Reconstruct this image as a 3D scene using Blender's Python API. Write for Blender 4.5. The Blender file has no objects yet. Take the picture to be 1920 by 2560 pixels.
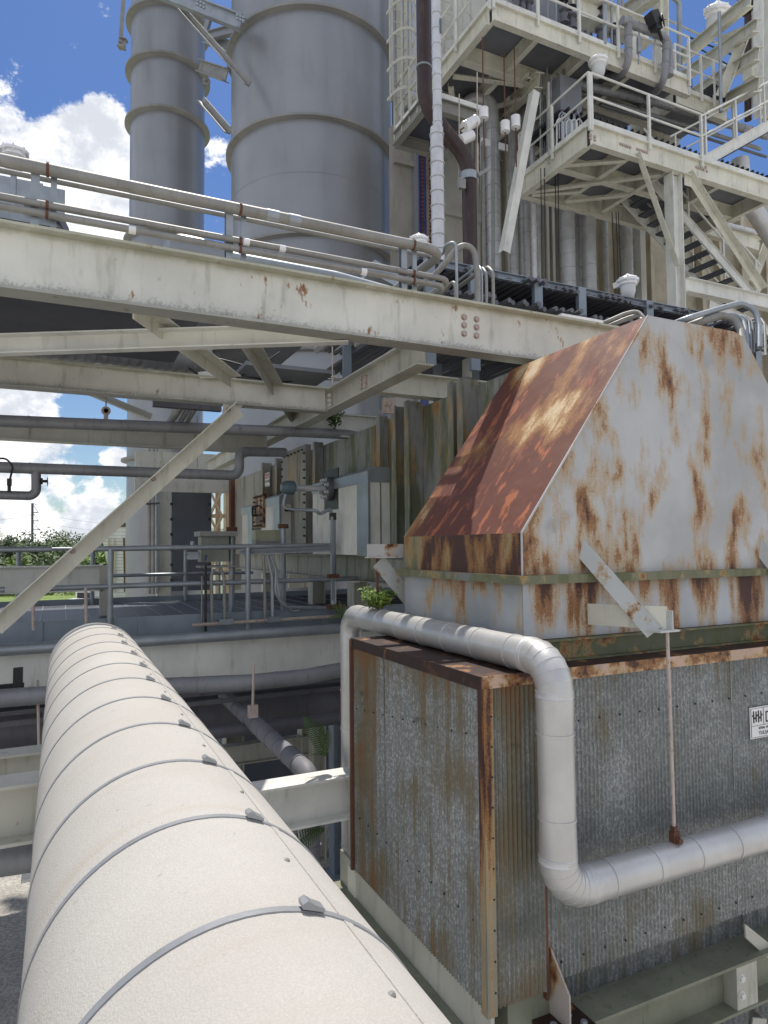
import bpy, math, random
from mathutils import Vector, Matrix
random.seed(7)
S = bpy.context.scene
C = S.collection
rad = math.radians
# ------------------------------------------------------------ camera
f_px = 1706.7
a, p, r = rad(25.5), math.atan(86/1707), 0.0085
F = Vector((math.sin(a)*math.cos(p), math.cos(a)*math.cos(p), math.sin(p)))
R0 = Vector((math.cos(a), -math.sin(a), 0)); U0 = R0.cross(F)
Rr = R0*math.cos(r)-U0*math.sin(r); Uu = Rr.cross(F)
cam = bpy.data.objects.new('camera', bpy.data.cameras.new('camera')); C.objects.link(cam)
M = Matrix((Rr, Uu, -F)).transposed().to_4x4(); cam.matrix_world = M
cam.data.sensor_fit = 'VERTICAL'; cam.data.sensor_height = 36; cam.data.lens = 36*f_px/2560
cam.data.clip_start = .05; cam.data.clip_end = 3000
S.camera = cam
S.render.resolution_x, S.render.resolution_y = 768, 1024
# ------------------------------------------------------------ light
SUN = Vector((.14, .40, 1.0)).normalized()
S.view_settings.view_transform = 'Standard'; S.view_settings.look = 'None'
S.view_settings.exposure = 0.58; S.view_settings.gamma = 1
W = bpy.data.worlds.new('World'); S.world = W; W.use_nodes = True
sl = bpy.data.lights.new('sun', 'SUN'); sl.energy = 3.2; sl.angle = rad(.5); sl.color = (1, .94, .85)
so = bpy.data.objects.new('sun', sl); C.objects.link(so)
so.rotation_euler = SUN.to_track_quat('Z', 'Y').to_euler(); so.location = (0, 0, 30)

def ray(x, y): return F + Rr*((x-960)/f_px) - Uu*((y-1280)/f_px)
def Q(x, y, X=None, Y=None, Z=None, T=None):
    """world point seen at photo pixel (x, y) on the plane X=, Y=, Z= or at depth T"""
    d = ray(x, y)
    if T is not None: return d*T
    if X is not None: return d*(X/d.x)
    if Y is not None: return d*(Y/d.y)
    return d*(Z/d.z)

def N(nt, t, **k):
    n = nt.nodes.new(t)
    for q, v in k.items():
        if q.startswith('i_'):
            key = q[2:]; key = int(key) if key.isdigit() else key.replace('_', ' ')
            n.inputs[key].default_value = v
        else: setattr(n, q, v)
    return n
def L(nt, a_, b_): nt.links.new(a_, b_)
def math_(nt, op, a_, b_=None, clamp=False):
    n = nt.nodes.new('ShaderNodeMath'); n.operation = op; n.use_clamp = clamp
    for i, v in enumerate((a_, b_)):
        if v is None: continue
        if isinstance(v, (int, float)): n.inputs[i].default_value = v
        else: nt.links.new(v, n.inputs[i])
    return n.outputs[0]
def ramp(nt, src, lo, hi, smooth=True):
    n = nt.nodes.new('ShaderNodeMapRange'); n.interpolation_type = 'SMOOTHSTEP' if smooth else 'LINEAR'
    n.inputs[1].default_value = lo; n.inputs[2].default_value = hi
    nt.links.new(src, n.inputs[0]); return n.outputs[0]
def mixc(nt, fac, A, B):
    n = nt.nodes.new('ShaderNodeMix'); n.data_type = 'RGBA'
    if isinstance(fac, (int, float)): n.inputs[0].default_value = fac
    else: nt.links.new(fac, n.inputs[0])
    for i, v in ((6, A), (7, B)):
        if isinstance(v, tuple): n.inputs[i].default_value = (*v[:3], 1)
        else: nt.links.new(v, n.inputs[i])
    return n.outputs[2]
def noise(nt, vec, scale, detail=4, rough=.55, st=None, loc=None, rot=None):
    if rot:
        m = nt.nodes.new('ShaderNodeMapping'); m.inputs['Rotation'].default_value = rot
        nt.links.new(vec, m.inputs['Vector']); vec = m.outputs[0]
    if st or loc:
        m = nt.nodes.new('ShaderNodeMapping')
        if st: m.inputs['Scale'].default_value = st
        if loc: m.inputs['Location'].default_value = loc
        nt.links.new(vec, m.inputs['Vector']); vec = m.outputs[0]
    n = nt.nodes.new('ShaderNodeTexNoise'); n.inputs['Scale'].default_value = scale
    n.inputs['Detail'].default_value = detail; n.inputs['Roughness'].default_value = rough
    nt.links.new(vec, n.inputs['Vector']); return n.outputs['Fac']

# sky: Nishita light, saturated Florida blue, cumulus built from noise in direction space
wn = W.node_tree; wn.nodes.clear()
sky = N(wn, 'ShaderNodeTexSky', sky_type='NISHITA', sun_disc=False)
sky.sun_elevation = math.asin(SUN.z); sky.sun_rotation = math.atan2(SUN.x, SUN.y)
sky.air_density = 1.0; sky.dust_density = .6; sky.ozone_density = 2.0
tc = N(wn, 'ShaderNodeTexCoord'); dirv = tc.outputs['Generated']
sx = N(wn, 'ShaderNodeSeparateXYZ'); L(wn, dirv, sx.inputs[0]); dz = sx.outputs[2]
tint = mixc(wn, ramp(wn, dz, .0, .55), (1.3, 1.42, 1.5), (.84, 1.12, 1.58))
mul = N(wn, 'ShaderNodeMix', data_type='RGBA', blend_type='MULTIPLY'); mul.inputs[0].default_value = 1
L(wn, sky.outputs[0], mul.inputs[6]); L(wn, tint, mul.inputs[7])
blobs = [((205, 330), .050, 1), ((240, 300), .035, 1), ((150, 345), .036, 1), ((100, 400), .05, .95), ((235, 400), .075, 1), ((60, 480), .075, .75),
         ((180, 500), .10, 1), ((280, 520), .09, 1), ((90, 600), .10, .9), ((260, 640), .11, 1), ((200, 760), .1, .9), ((20, 260), .03, .55), ((10, 320), .04, .6),
         ((535, 400), .045, .30), ((545, 700), .05, .9), ((60, 1010), .055, 1), ((20, 1060), .05, .9), ((120, 1120), .06, .7),
         ((40, 1200), .06, .75), ((180, 1210), .06, .7), ((290, 1150), .03, .8), ((230, 1290), .07, .7), ((60, 1290), .07, .8), ((1000, 1100), .4, .5)]
wob = noise(wn, dirv, 9, 3, .5)
den = None
for (px, py), rr, st in blobs:
    d = ray(px, py).normalized()
    vm = N(wn, 'ShaderNodeVectorMath', operation='DISTANCE'); L(wn, dirv, vm.inputs[0]); vm.inputs[1].default_value = d
    v = math_(wn, 'MULTIPLY', ramp(wn, vm.outputs['Value'], rr*1.25, rr*.25), st)
    den = v if den is None else math_(wn, 'MAXIMUM', den, v)
n1 = noise(wn, dirv, 17, 10, .66, st=(1, 1, 1.3)); n2 = noise(wn, dirv, 5.5, 6, .6, st=(1, 1, 2.6), loc=(3, 1, 5))
low = math_(wn, 'MULTIPLY', ramp(wn, dz, .34, .03), ramp(wn, n2, .52, .72))
low = math_(wn, 'MULTIPLY', low, .75)
oth = math_(wn, 'MULTIPLY', ramp(wn, n2, .40, .56), .9)          # scattered clouds out of view, cover raised to neutralise the fill light
front = N(wn, 'ShaderNodeVectorMath', operation='DOT_PRODUCT'); L(wn, dirv, front.inputs[0]); front.inputs[1].default_value = F
oth = math_(wn, 'MULTIPLY', oth, ramp(wn, front.outputs['Value'], .62, .35))
den = math_(wn, 'MAXIMUM', math_(wn, 'MAXIMUM', den, low), oth)
den = math_(wn, 'ADD', den, math_(wn, 'MULTIPLY', math_(wn, 'SUBTRACT', n1, .5), 2.5))
mask = ramp(wn, den, .34, .68)
sh = noise(wn, dirv, 15, 8, .62, st=(1, 1, 1.2), loc=(0, 0, -.3)); shade = ramp(wn, sh, .36, .60)
cloud = mixc(wn, shade, (10.4, 10.9, 12), (19, 19, 19))
skyc = mixc(wn, mask, mul.outputs[2], cloud)
bg = N(wn, 'ShaderNodeBackground'); bg.inputs[1].default_value = .047
L(wn, skyc, bg.inputs[0]); wo = N(wn, 'ShaderNodeOutputWorld'); L(wn, bg.outputs[0], wo.inputs[0])

# ------------------------------------------------------------ materials
def newmat(name):
    m = bpy.data.materials.new(name); m.use_nodes = True
    nt = m.node_tree; b = nt.nodes['Principled BSDF']
    t = nt.nodes.new('ShaderNodeTexCoord'); return m, nt, b, t.outputs['Object']
def bump(nt, b, h, strength=.3, dist=.01):
    n = nt.nodes.new('ShaderNodeBump'); n.inputs['Strength'].default_value = strength; n.inputs['Distance'].default_value = dist
    nt.links.new(h, n.inputs['Height']); nt.links.new(n.outputs[0], b.inputs['Normal'])
def paint(name, col, rough=.5, metal=0, var=.12, grime=(.16, .17, .09), g=.4, rust=0, spk=.3, sc=1.0, bmp=.12, band=None):
    """weathered paint or metal: tone variation, vertical grime streaks, specks and rust spots"""
    m, nt, b, v = newmat(name)
    base = mixc(nt, ramp(nt, noise(nt, v, 1.6*sc, 5), .3, .7), tuple(c*(1-var) for c in col), tuple(min(1, c*(1+var)) for c in col))
    st = ramp(nt, noise(nt, v, 3.2*sc, 5, .62, st=(3, 3, .55)), .52, .78)
    c1 = mixc(nt, math_(nt, 'MULTIPLY', st, g), base, grime)
    sp = ramp(nt, noise(nt, v, 38*sc, 3, .7), .62, .74)
    sp = math_(nt, 'MULTIPLY', sp, ramp(nt, noise(nt, v, 2.1*sc, 3, .6, loc=(7, 3, 1)), .5, .72))
    c2 = mixc(nt, math_(nt, 'MULTIPLY', sp, spk), c1, tuple(x*.35 for x in grime))
    if rust:
        rn = noise(nt, v, 4.5*sc, 6, .65, st=(1.6, 1.6, .7), loc=(2, 9, 4))
        lo = .74-.2*rust
        c2 = mixc(nt, ramp(nt, rn, lo, lo+.07), c2, (.30, .15, .06))
        c2 = mixc(nt, ramp(nt, rn, lo+.07, lo+.13), c2, (.10, .04, .02))
    if band:
        sz = N(nt, 'ShaderNodeSeparateXYZ'); L(nt, v, sz.inputs[0]); z_ = sz.outputs[2]
        k1_ = math_(nt, 'ADD', z_, math_(nt, 'MULTIPLY', math_(nt, 'SUBTRACT', noise(nt, v, 5, 5, .7), .5), band*.30))
        c2 = mixc(nt, math_(nt, 'MULTIPLY', ramp(nt, k1_, band*.84, band*.98), .55), c2, (.27, .27, .15))
        k2_ = math_(nt, 'ADD', z_, math_(nt, 'MULTIPLY', math_(nt, 'SUBTRACT', noise(nt, v, 45, 4, .8), .5), band*.5))
        k2_ = math_(nt, 'ADD', k2_, math_(nt, 'MULTIPLY', math_(nt, 'SUBTRACT', noise(nt, v, 1.2, 4, .7), .5), band*.5))
        c2 = mixc(nt, math_(nt, 'MULTIPLY', ramp(nt, k2_, band*.20, band*.04), .6), c2, (.16, .165, .15))
    nt.links.new(c2, b.inputs['Base Color']); b.inputs['Roughness'].default_value = rough; b.inputs['Metallic'].default_value = metal
    bump(nt, b, noise(nt, v, 60*sc, 4, .6), bmp, .004)
    return m
cream = paint('cream steel paint', (.66, .645, .55), g=.5, rust=.12)
cream_d = paint('weathered cream steel paint', (.47, .46, .40), g=.7, rust=.35, spk=.6)
cream_m = paint('main beam cream paint', (.66, .655, .59), g=.45, rust=.62, band=.47, spk=.8)
cream_3 = paint('second beam cream paint', (.66, .65, .59), g=.4, rust=.5, band=.30, spk=.8)
white_p = paint('white steel paint', (.70, .70, .655), g=.35, rust=.25)
mossy = paint('mossy steel paint', (.20, .21, .155), g=.9, grime=(.10, .12, .05), spk=.9, rust=.1, sc=2)
tankm = paint('grey stack paint', (.275, .285, .305), rough=.36, metal=.35, g=.55, grime=(.24, .23, .21), var=.07, sc=.35, spk=.1)
ringm = paint('stack ring paint', (.26, .255, .245), rough=.6, g=.5, sc=.5)
tankd = paint('grey side panel paint', (.30, .28, .25), g=.5, grime=(.2, .16, .11), sc=.6)
galv = paint('galvanised steel', (.34, .37, .40), rough=.45, metal=.55, g=.35, grime=(.2, .22, .2), spk=.4, sc=2)
galvd = paint('dull galvanised conduit', (.29, .285, .27), rough=.55, metal=.3, g=.6, grime=(.16, .13, .09), sc=2.5)
bluegalv = paint('blue grey galvanised frame', (.25, .29, .34), rough=.5, metal=.3, g=.3, grime=(.2, .22, .24), rust=.1)
alu = paint('weathered aluminium jacket', (.60, .60, .61), rough=.42, metal=.35, g=.35, grime=(.3, .29, .27), var=.1, sc=2)
darkj = paint('dull dark jacket', (.19, .19, .215), rough=.6, g=.4, grime=(.1, .1, .1))
alus = paint('silver weathered jacket', (.44, .445, .45), rough=.4, metal=.3, g=.35, grime=(.2, .19, .18), sc=1.5)
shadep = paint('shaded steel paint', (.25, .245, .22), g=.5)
alud = paint('dark weathered jacket', (.29, .295, .31), rough=.55, metal=.3, g=.5, grime=(.10, .09, .09), sc=1.5)
darkp = paint('dark shaded jacket', (.13, .13, .15), rough=.5, metal=.3, g=.5, grime=(.07, .04, .03), rust=.1)
whitej = paint('painted white jacket', (.56, .555, .545), rough=.36, metal=.45, g=.25, grime=(.4, .36, .3), var=.06, sc=2.5)
brownp = paint('brown oxidised pipe', (.045, .027, .026), rough=.45, g=.6, grime=(.16, .08, .05), sc=1.5, metal=.2)
rodm = paint('rusty white rod', (.5, .42, .38), g=.8, grime=(.25, .1, .06), rust=.8, sc=5)
rustm = paint('rusted iron', (.12, .05, .03), rough=.8, g=.7, grime=(.2, .09, .03), sc=5)
blackm = paint('black hardware', (.02, .02, .022), g=.2, rough=.5)
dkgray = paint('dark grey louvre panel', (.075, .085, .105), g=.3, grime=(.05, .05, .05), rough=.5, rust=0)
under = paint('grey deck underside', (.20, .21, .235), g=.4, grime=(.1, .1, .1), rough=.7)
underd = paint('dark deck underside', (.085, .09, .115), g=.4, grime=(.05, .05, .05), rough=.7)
beige = paint('beige cladding', (.42, .38, .29), g=.8, grime=(.26, .15, .07), rust=.12, sc=.6)
beigew = paint('off white wall cladding', (.52, .51, .46), g=.25, grime=(.3, .27, .2), sc=.5)
ltx = paint('white enamel', (.82, .82, .82), g=.1, rough=.25, spk=.05)
teal = paint('teal enamel', (.10, .155, .18), g=.2, rough=.4)
lemon = paint('pale yellow box', (.42, .41, .28), g=.4)
roofm = paint('cream metal roof', (.66, .62, .47), g=.25, grime=(.3, .25, .15))
bluep = paint('blue expansion joint', (.03, .045, .19), g=.6, grime=(.2, .2, .22), sc=2.5)
woodm = paint('timber', (.33, .25, .16), g=.3, rough=.8)

def glassy(name, col):
    m, nt, b, v = newmat(name); b.inputs['Base Color'].default_value = (*col, 1); b.inputs['Roughness'].default_value = .15; return m
lens = glassy('lamp glass', (.6, .62, .62))

def stucco():
    m, nt, b, v = newmat('embossed white jacket')
    base = mixc(nt, ramp(nt, noise(nt, v, 2.2, 5, .6), .3, .75), (.44, .42, .39), (.50, .485, .455))
    st = ramp(nt, noise(nt, v, 5, 4, .6, st=(.35, 3, .35)), .55, .8)
    c = mixc(nt, math_(nt, 'MULTIPLY', st, .55), base, (.42, .36, .28))
    sp = ramp(nt, noise(nt, v, 45, 2, .5), .7, .76)
    c = mixc(nt, math_(nt, 'MULTIPLY', sp, .35), c, (.2, .18, .16))
    vo = N(nt, 'ShaderNodeTexVoronoi', feature='SMOOTH_F1'); vo.inputs['Scale'].default_value = 420; L(nt, v, vo.inputs['Vector'])
    h = math_(nt, 'ADD', vo.outputs['Distance'], math_(nt, 'MULTIPLY', noise(nt, v, 260, 4, .7), 1.1))
    c = mixc(nt, math_(nt, 'MULTIPLY', ramp(nt, h, .55, 1.15), .26), c, (.27, .25, .23))
    L(nt, c, b.inputs['Base Color']); b.inputs['Roughness'].default_value = .75; b.inputs['Specular IOR Level'].default_value = .25
    bump(nt, b, h, .30, .0026); return m
stuccom = stucco()

def galvrust(name, amt, dark=1.0, dirx=0):
    """spangled galvanised sheet with rust running down it"""
    m, nt, b, v = newmat(name)
    mp = N(nt, 'ShaderNodeMapping'); mp.inputs['Scale'].default_value = (115, 115, 60); L(nt, v, mp.inputs[0])
    wv = noise(nt, v, 40, 3, .7)
    ad = N(nt, 'ShaderNodeVectorMath', operation='ADD'); L(nt, mp.outputs[0], ad.inputs[0]); L(nt, wv, ad.inputs[1])
    vo = N(nt, 'ShaderNodeTexVoronoi'); L(nt, ad.outputs[0], vo.inputs['Vector']); vo.inputs['Scale'].default_value = 1
    sp = N(nt, 'ShaderNodeSeparateColor'); L(nt, vo.outputs['Color'], sp.inputs[0])
    cell = math_(nt, 'POWER', sp.outputs[0], 2.2)
    d_ = dark
    base = mixc(nt, cell, (.20*d_, .215*d_, .22*d_), (.42*d_, .44*d_, .445*d_))
    sx_ = N(nt, 'ShaderNodeSeparateXYZ'); L(nt, v, sx_.inputs[0])
    val = math_(nt, 'SINE', math_(nt, 'MULTIPLY', math_(nt, 'ADD', sx_.outputs[0], sx_.outputs[1]), 2*math.pi/.032))
    val = math_(nt, 'MULTIPLY', ramp(nt, val, -.1, .8), ramp(nt, noise(nt, v, 2.2, 4, .6, loc=(5, 1, 7)), .25, .7))
    base = mixc(nt, math_(nt, 'MULTIPLY', val, .78), base, (.06, .065, .055))  # darkened valleys: dirt tone that also paints in the corrugation shade
    big = ramp(nt, noise(nt, v, 1.3, 4, .6), .3, .72)
    base = mixc(nt, math_(nt, 'MULTIPLY', big, .42), base, (.11, .13, .125))
    s1 = noise(nt, v, 1.0, 6, .68, st=(9, 9, .5), loc=(1, 2, 3)); s2 = noise(nt, v, 1.5, 4, .6, loc=(4, 4, 8))
    s = math_(nt, 'ADD', math_(nt, 'MULTIPLY', s1, .55), math_(nt, 'MULTIPLY', s2, .55))
    sz = N(nt, 'ShaderNodeSeparateXYZ'); L(nt, v, sz.inputs[0])
    edge = math_(nt, 'MULTIPLY', ramp(nt, sz.outputs[2], 1.55, 1.86), .10)
    edge = math_(nt, 'ADD', edge, math_(nt, 'MULTIPLY', ramp(nt, sz.outputs[2], .55, .0), .05))
    s = math_(nt, 'ADD', s, edge)
    lo = .66-.16*amt
    c = mixc(nt, math_(nt, 'MULTIPLY', ramp(nt, s, lo-.04, lo+.09), .72), base, (.15, .115, .055))
    c = mixc(nt, math_(nt, 'MULTIPLY', ramp(nt, s, lo+.07, lo+.19), .7), c, (.19, .08, .025))
    c = mixc(nt, math_(nt, 'MULTIPLY', ramp(nt, noise(nt, v, 3.1, 5, .7, loc=(8, 1, 1)), .66, .75), .6), c, (.035, .035, .03))
    L(nt, c, b.inputs['Base Color']); b.inputs['Metallic'].default_value = .35; b.inputs['Roughness'].default_value = .42
    bump(nt, b, cell, .15, .003); return m
gr_side = galvrust('spangled sheet heavily rusted', .62)
gr_front = galvrust('spangled sheet', .22, 1.15)
gr_strip = galvrust('spangled sheet with rust stripes', .9, 1.05)
gr_far = galvrust('spangled sheet with orange stripes', 1.15)
gr_skirt = galvrust('grey skirt sheet', .1, .8)

def rusty(name, lo, base=(.50, .52, .555), stretch=(2.6, 2.6, 1.0), rot=None, heavy=0, moss=0, z0=None, hood=0, dark=(.062, .023, .017), fin=.16, halo=.045):
    m, nt, b, v = newmat(name)
    n_ = noise(nt, v, 1.15, 5, .55, st=stretch, rot=rot, loc=(3.1, 5.2, 1.7))
    fine = noise(nt, v, 1.0, 5, .7, st=(26, 26, 3) if not rot else (5, 40, 40), rot=rot)
    gr = noise(nt, v, 70, 3, .7)
    s = math_(nt, 'ADD', n_, math_(nt, 'MULTIPLY', math_(nt, 'SUBTRACT', fine, .5), fin))
    s = math_(nt, 'ADD', s, math_(nt, 'MULTIPLY', math_(nt, 'SUBTRACT', gr, .5), .15))
    if z0:
        sz = N(nt, 'ShaderNodeSeparateXYZ'); L(nt, v, sz.inputs[0])
        ax, p0, p1, am = z0
        s = math_(nt, 'ADD', s, math_(nt, 'MULTIPLY', ramp(nt, sz.outputs[ax], p0, p1, False), am))
    if hood:
        sz = N(nt, 'ShaderNodeSeparateXYZ'); L(nt, v, sz.inputs[0]); X_, Z_ = sz.outputs[0], sz.outputs[2]
        dd = math_(nt, 'SUBTRACT', math_(nt, 'MULTIPLY', math_(nt, 'ADD', X_, 1.68), .806), math_(nt, 'MULTIPLY', math_(nt, 'SUBTRACT', Z_, .28), .592))
        e1 = math_(nt, 'MULTIPLY', ramp(nt, dd, .75, .0), ramp(nt, Z_, 1.25, .5)); e2 = ramp(nt, Z_, .30, .0); e3 = math_(nt, 'MULTIPLY', ramp(nt, Z_, 1.35, 1.8), ramp(nt, X_, -.3, .2))
        s = math_(nt, 'ADD', s, math_(nt, 'MULTIPLY', e1, .10)); s = math_(nt, 'ADD', s, math_(nt, 'MULTIPLY', e2, .06)); s = math_(nt, 'ADD', s, math_(nt, 'MULTIPLY', e3, .09))
    bs = mixc(nt, ramp(nt, noise(nt, v, 1.0, 4, .6, loc=(9, 9, 2)), .35, .68), base, tuple(c*.74 for c in base))
    gp = ramp(nt, noise(nt, v, 1.6, 4, .5, loc=(1, 6, 7)), .60, .66)
    bs = mixc(nt, math_(nt, 'MULTIPLY', gp, .5), bs, (.25, .27, .28))
    if moss:
        mo = ramp(nt, noise(nt, v, 1.3, 5, .65, st=(4, 4, .8), loc=(5, 5, 5)), .56-.12*moss, .72-.1*moss)
        bs = mixc(nt, math_(nt, 'MULTIPLY', mo, .8), bs, (.10, .11, .045))
    c = mixc(nt, math_(nt, 'MULTIPLY', ramp(nt, s, lo-halo, lo+.03), .7), bs, (.42, .27, .11))
    c = mixc(nt, math_(nt, 'MULTIPLY', ramp(nt, s, lo+.01, lo+.07), .9), c, (.25, .105, .032))
    c = mixc(nt, ramp(nt, s, lo+.07, lo+.14), c, dark)
    if heavy:
        o2 = noise(nt, v, 3.4, 5, .65, rot=rot, st=(1, 3, 3) if rot else None, loc=(6, 2, 2))
        o2 = math_(nt, 'MULTIPLY', ramp(nt, o2, .56, .62), ramp(nt, s, lo+.12, lo+.16))
        c = mixc(nt, math_(nt, 'MULTIPLY', o2, .85), c, (dark[0]*3.1, dark[1]*2.9, dark[2]*1.9))
        o3 = noise(nt, v, 2.6, 5, .6, rot=rot, st=(1, 2, 2) if rot else None, loc=(1, 8, 3))
        c = mixc(nt, math_(nt, 'MULTIPLY', ramp(nt, o3, .6, .66), .6), c, tuple(q*2.1 for q in dark))
    L(nt, c, b.inputs['Base Color']); b.inputs['Roughness'].default_value = .55
    bump(nt, b, math_(nt, 'ADD', math_(nt, 'MULTIPLY', gr, .25), math_(nt, 'MULTIPLY', noise(nt, v, 1.7, 3, .5), 6)), .35, .012); return m
hood_f = rusty('hood front paint with rust', .568, base=(.50, .50, .50), stretch=(3.4, 3.4, 1.5), hood=1, halo=.085)
hood_c = rusty('hood collar paint with rust streaks', .555, stretch=(3.8, 3.8, .9), z0=(2, .05, .42, .07), halo=.08)
hood_s = rusty('hood slope peeling paint', .325, base=(.66, .54, .39), stretch=(1.0, 1.7, 1.7), rot=(0, rad(53.6), 0), heavy=1, dark=(.125, .043, .028), fin=.12, z0=(2, .8, 1.6, -.085))
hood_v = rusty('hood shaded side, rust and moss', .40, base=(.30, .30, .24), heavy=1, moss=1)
ductm = rusty('ribbed duct paint with moss', .635, base=(.31, .32, .31), stretch=(3, 3, .7), moss=1.25)
ductw = rusty('stained duct casing', .64, base=(.31, .30, .27), stretch=(3, 3, .6), moss=.55)
brk = rusty('peeling bracket paint', .60, base=(.60, .62, .60), stretch=(7, 7, 7))
trim_sunlit = rusty('rusted edge trim', .47, base=(.60, .42, .32), stretch=(5, 5, 5), heavy=0)  # pinkish pale base paints in sunlight on the front trim, beside real rust
trimd = rusty('dark rusted edge trim', .26, base=(.05, .03, .024), stretch=(5, 5, 5), heavy=1, dark=(.032, .014, .011))
gusm = rusty('rusty gusset plate', .62, base=(.52, .46, .42), stretch=(4, 4, 3))

def leafmat(name, c1, c2):
    m, nt, b, v = newmat(name)
    L(nt, mixc(nt, ramp(nt, noise(nt, v, 1.3, 3), .35, .65), c1, c2), b.inputs['Base Color']); b.inputs['Roughness'].default_value = .6
    b.inputs['Transmission Weight'].default_value = 0
    return m
leafA = leafmat('pine foliage', (.035, .062, .022), (.075, .115, .04))
leafB = leafmat('oak foliage', (.05, .09, .03), (.11, .16, .05))
leafC = leafmat('scrub foliage', (.13, .21, .04), (.23, .32, .075))
leafR = leafmat('dry scrub foliage', (.13, .12, .06), (.19, .14, .08))
leafG = leafmat('bright fern green', (.11, .20, .03), (.26, .33, .06))
leafF = leafmat('fern green', (.035, .075, .022), (.08, .14, .04))
barkm = paint('bark', (.10, .08, .06), rough=.9)
def groundmat(name, c1, c2, sc, b_=.4):
    m, nt, b, v = newmat(name)
    n_ = noise(nt, v, sc, 5, .7); n2_ = noise(nt, v, .08*sc, 4, .6)
    c = mixc(nt, ramp(nt, n_, .38, .62), c1, c2); c = mixc(nt, math_(nt, 'MULTIPLY', ramp(nt, n2_, .4, .7), .35), c, tuple(x*.7 for x in c1))
    L(nt, c, b.inputs['Base Color']); b.inputs['Roughness'].default_value = .95; bump(nt, b, n_, b_, .02); return m
gravel = groundmat('pale gravel', (.30, .285, .26), (.52, .50, .46), 24)
grassm = groundmat('lawn', (.11, .17, .035), (.20, .27, .06), 4)

strapm = paint('dull steel strap', (.33, .34, .36), rough=.4, metal=.4, g=.3, sc=4)
hatchm = rusty('rusted hatch plate', .40, base=(.36, .30, .2), stretch=(5, 5, 5))
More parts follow.
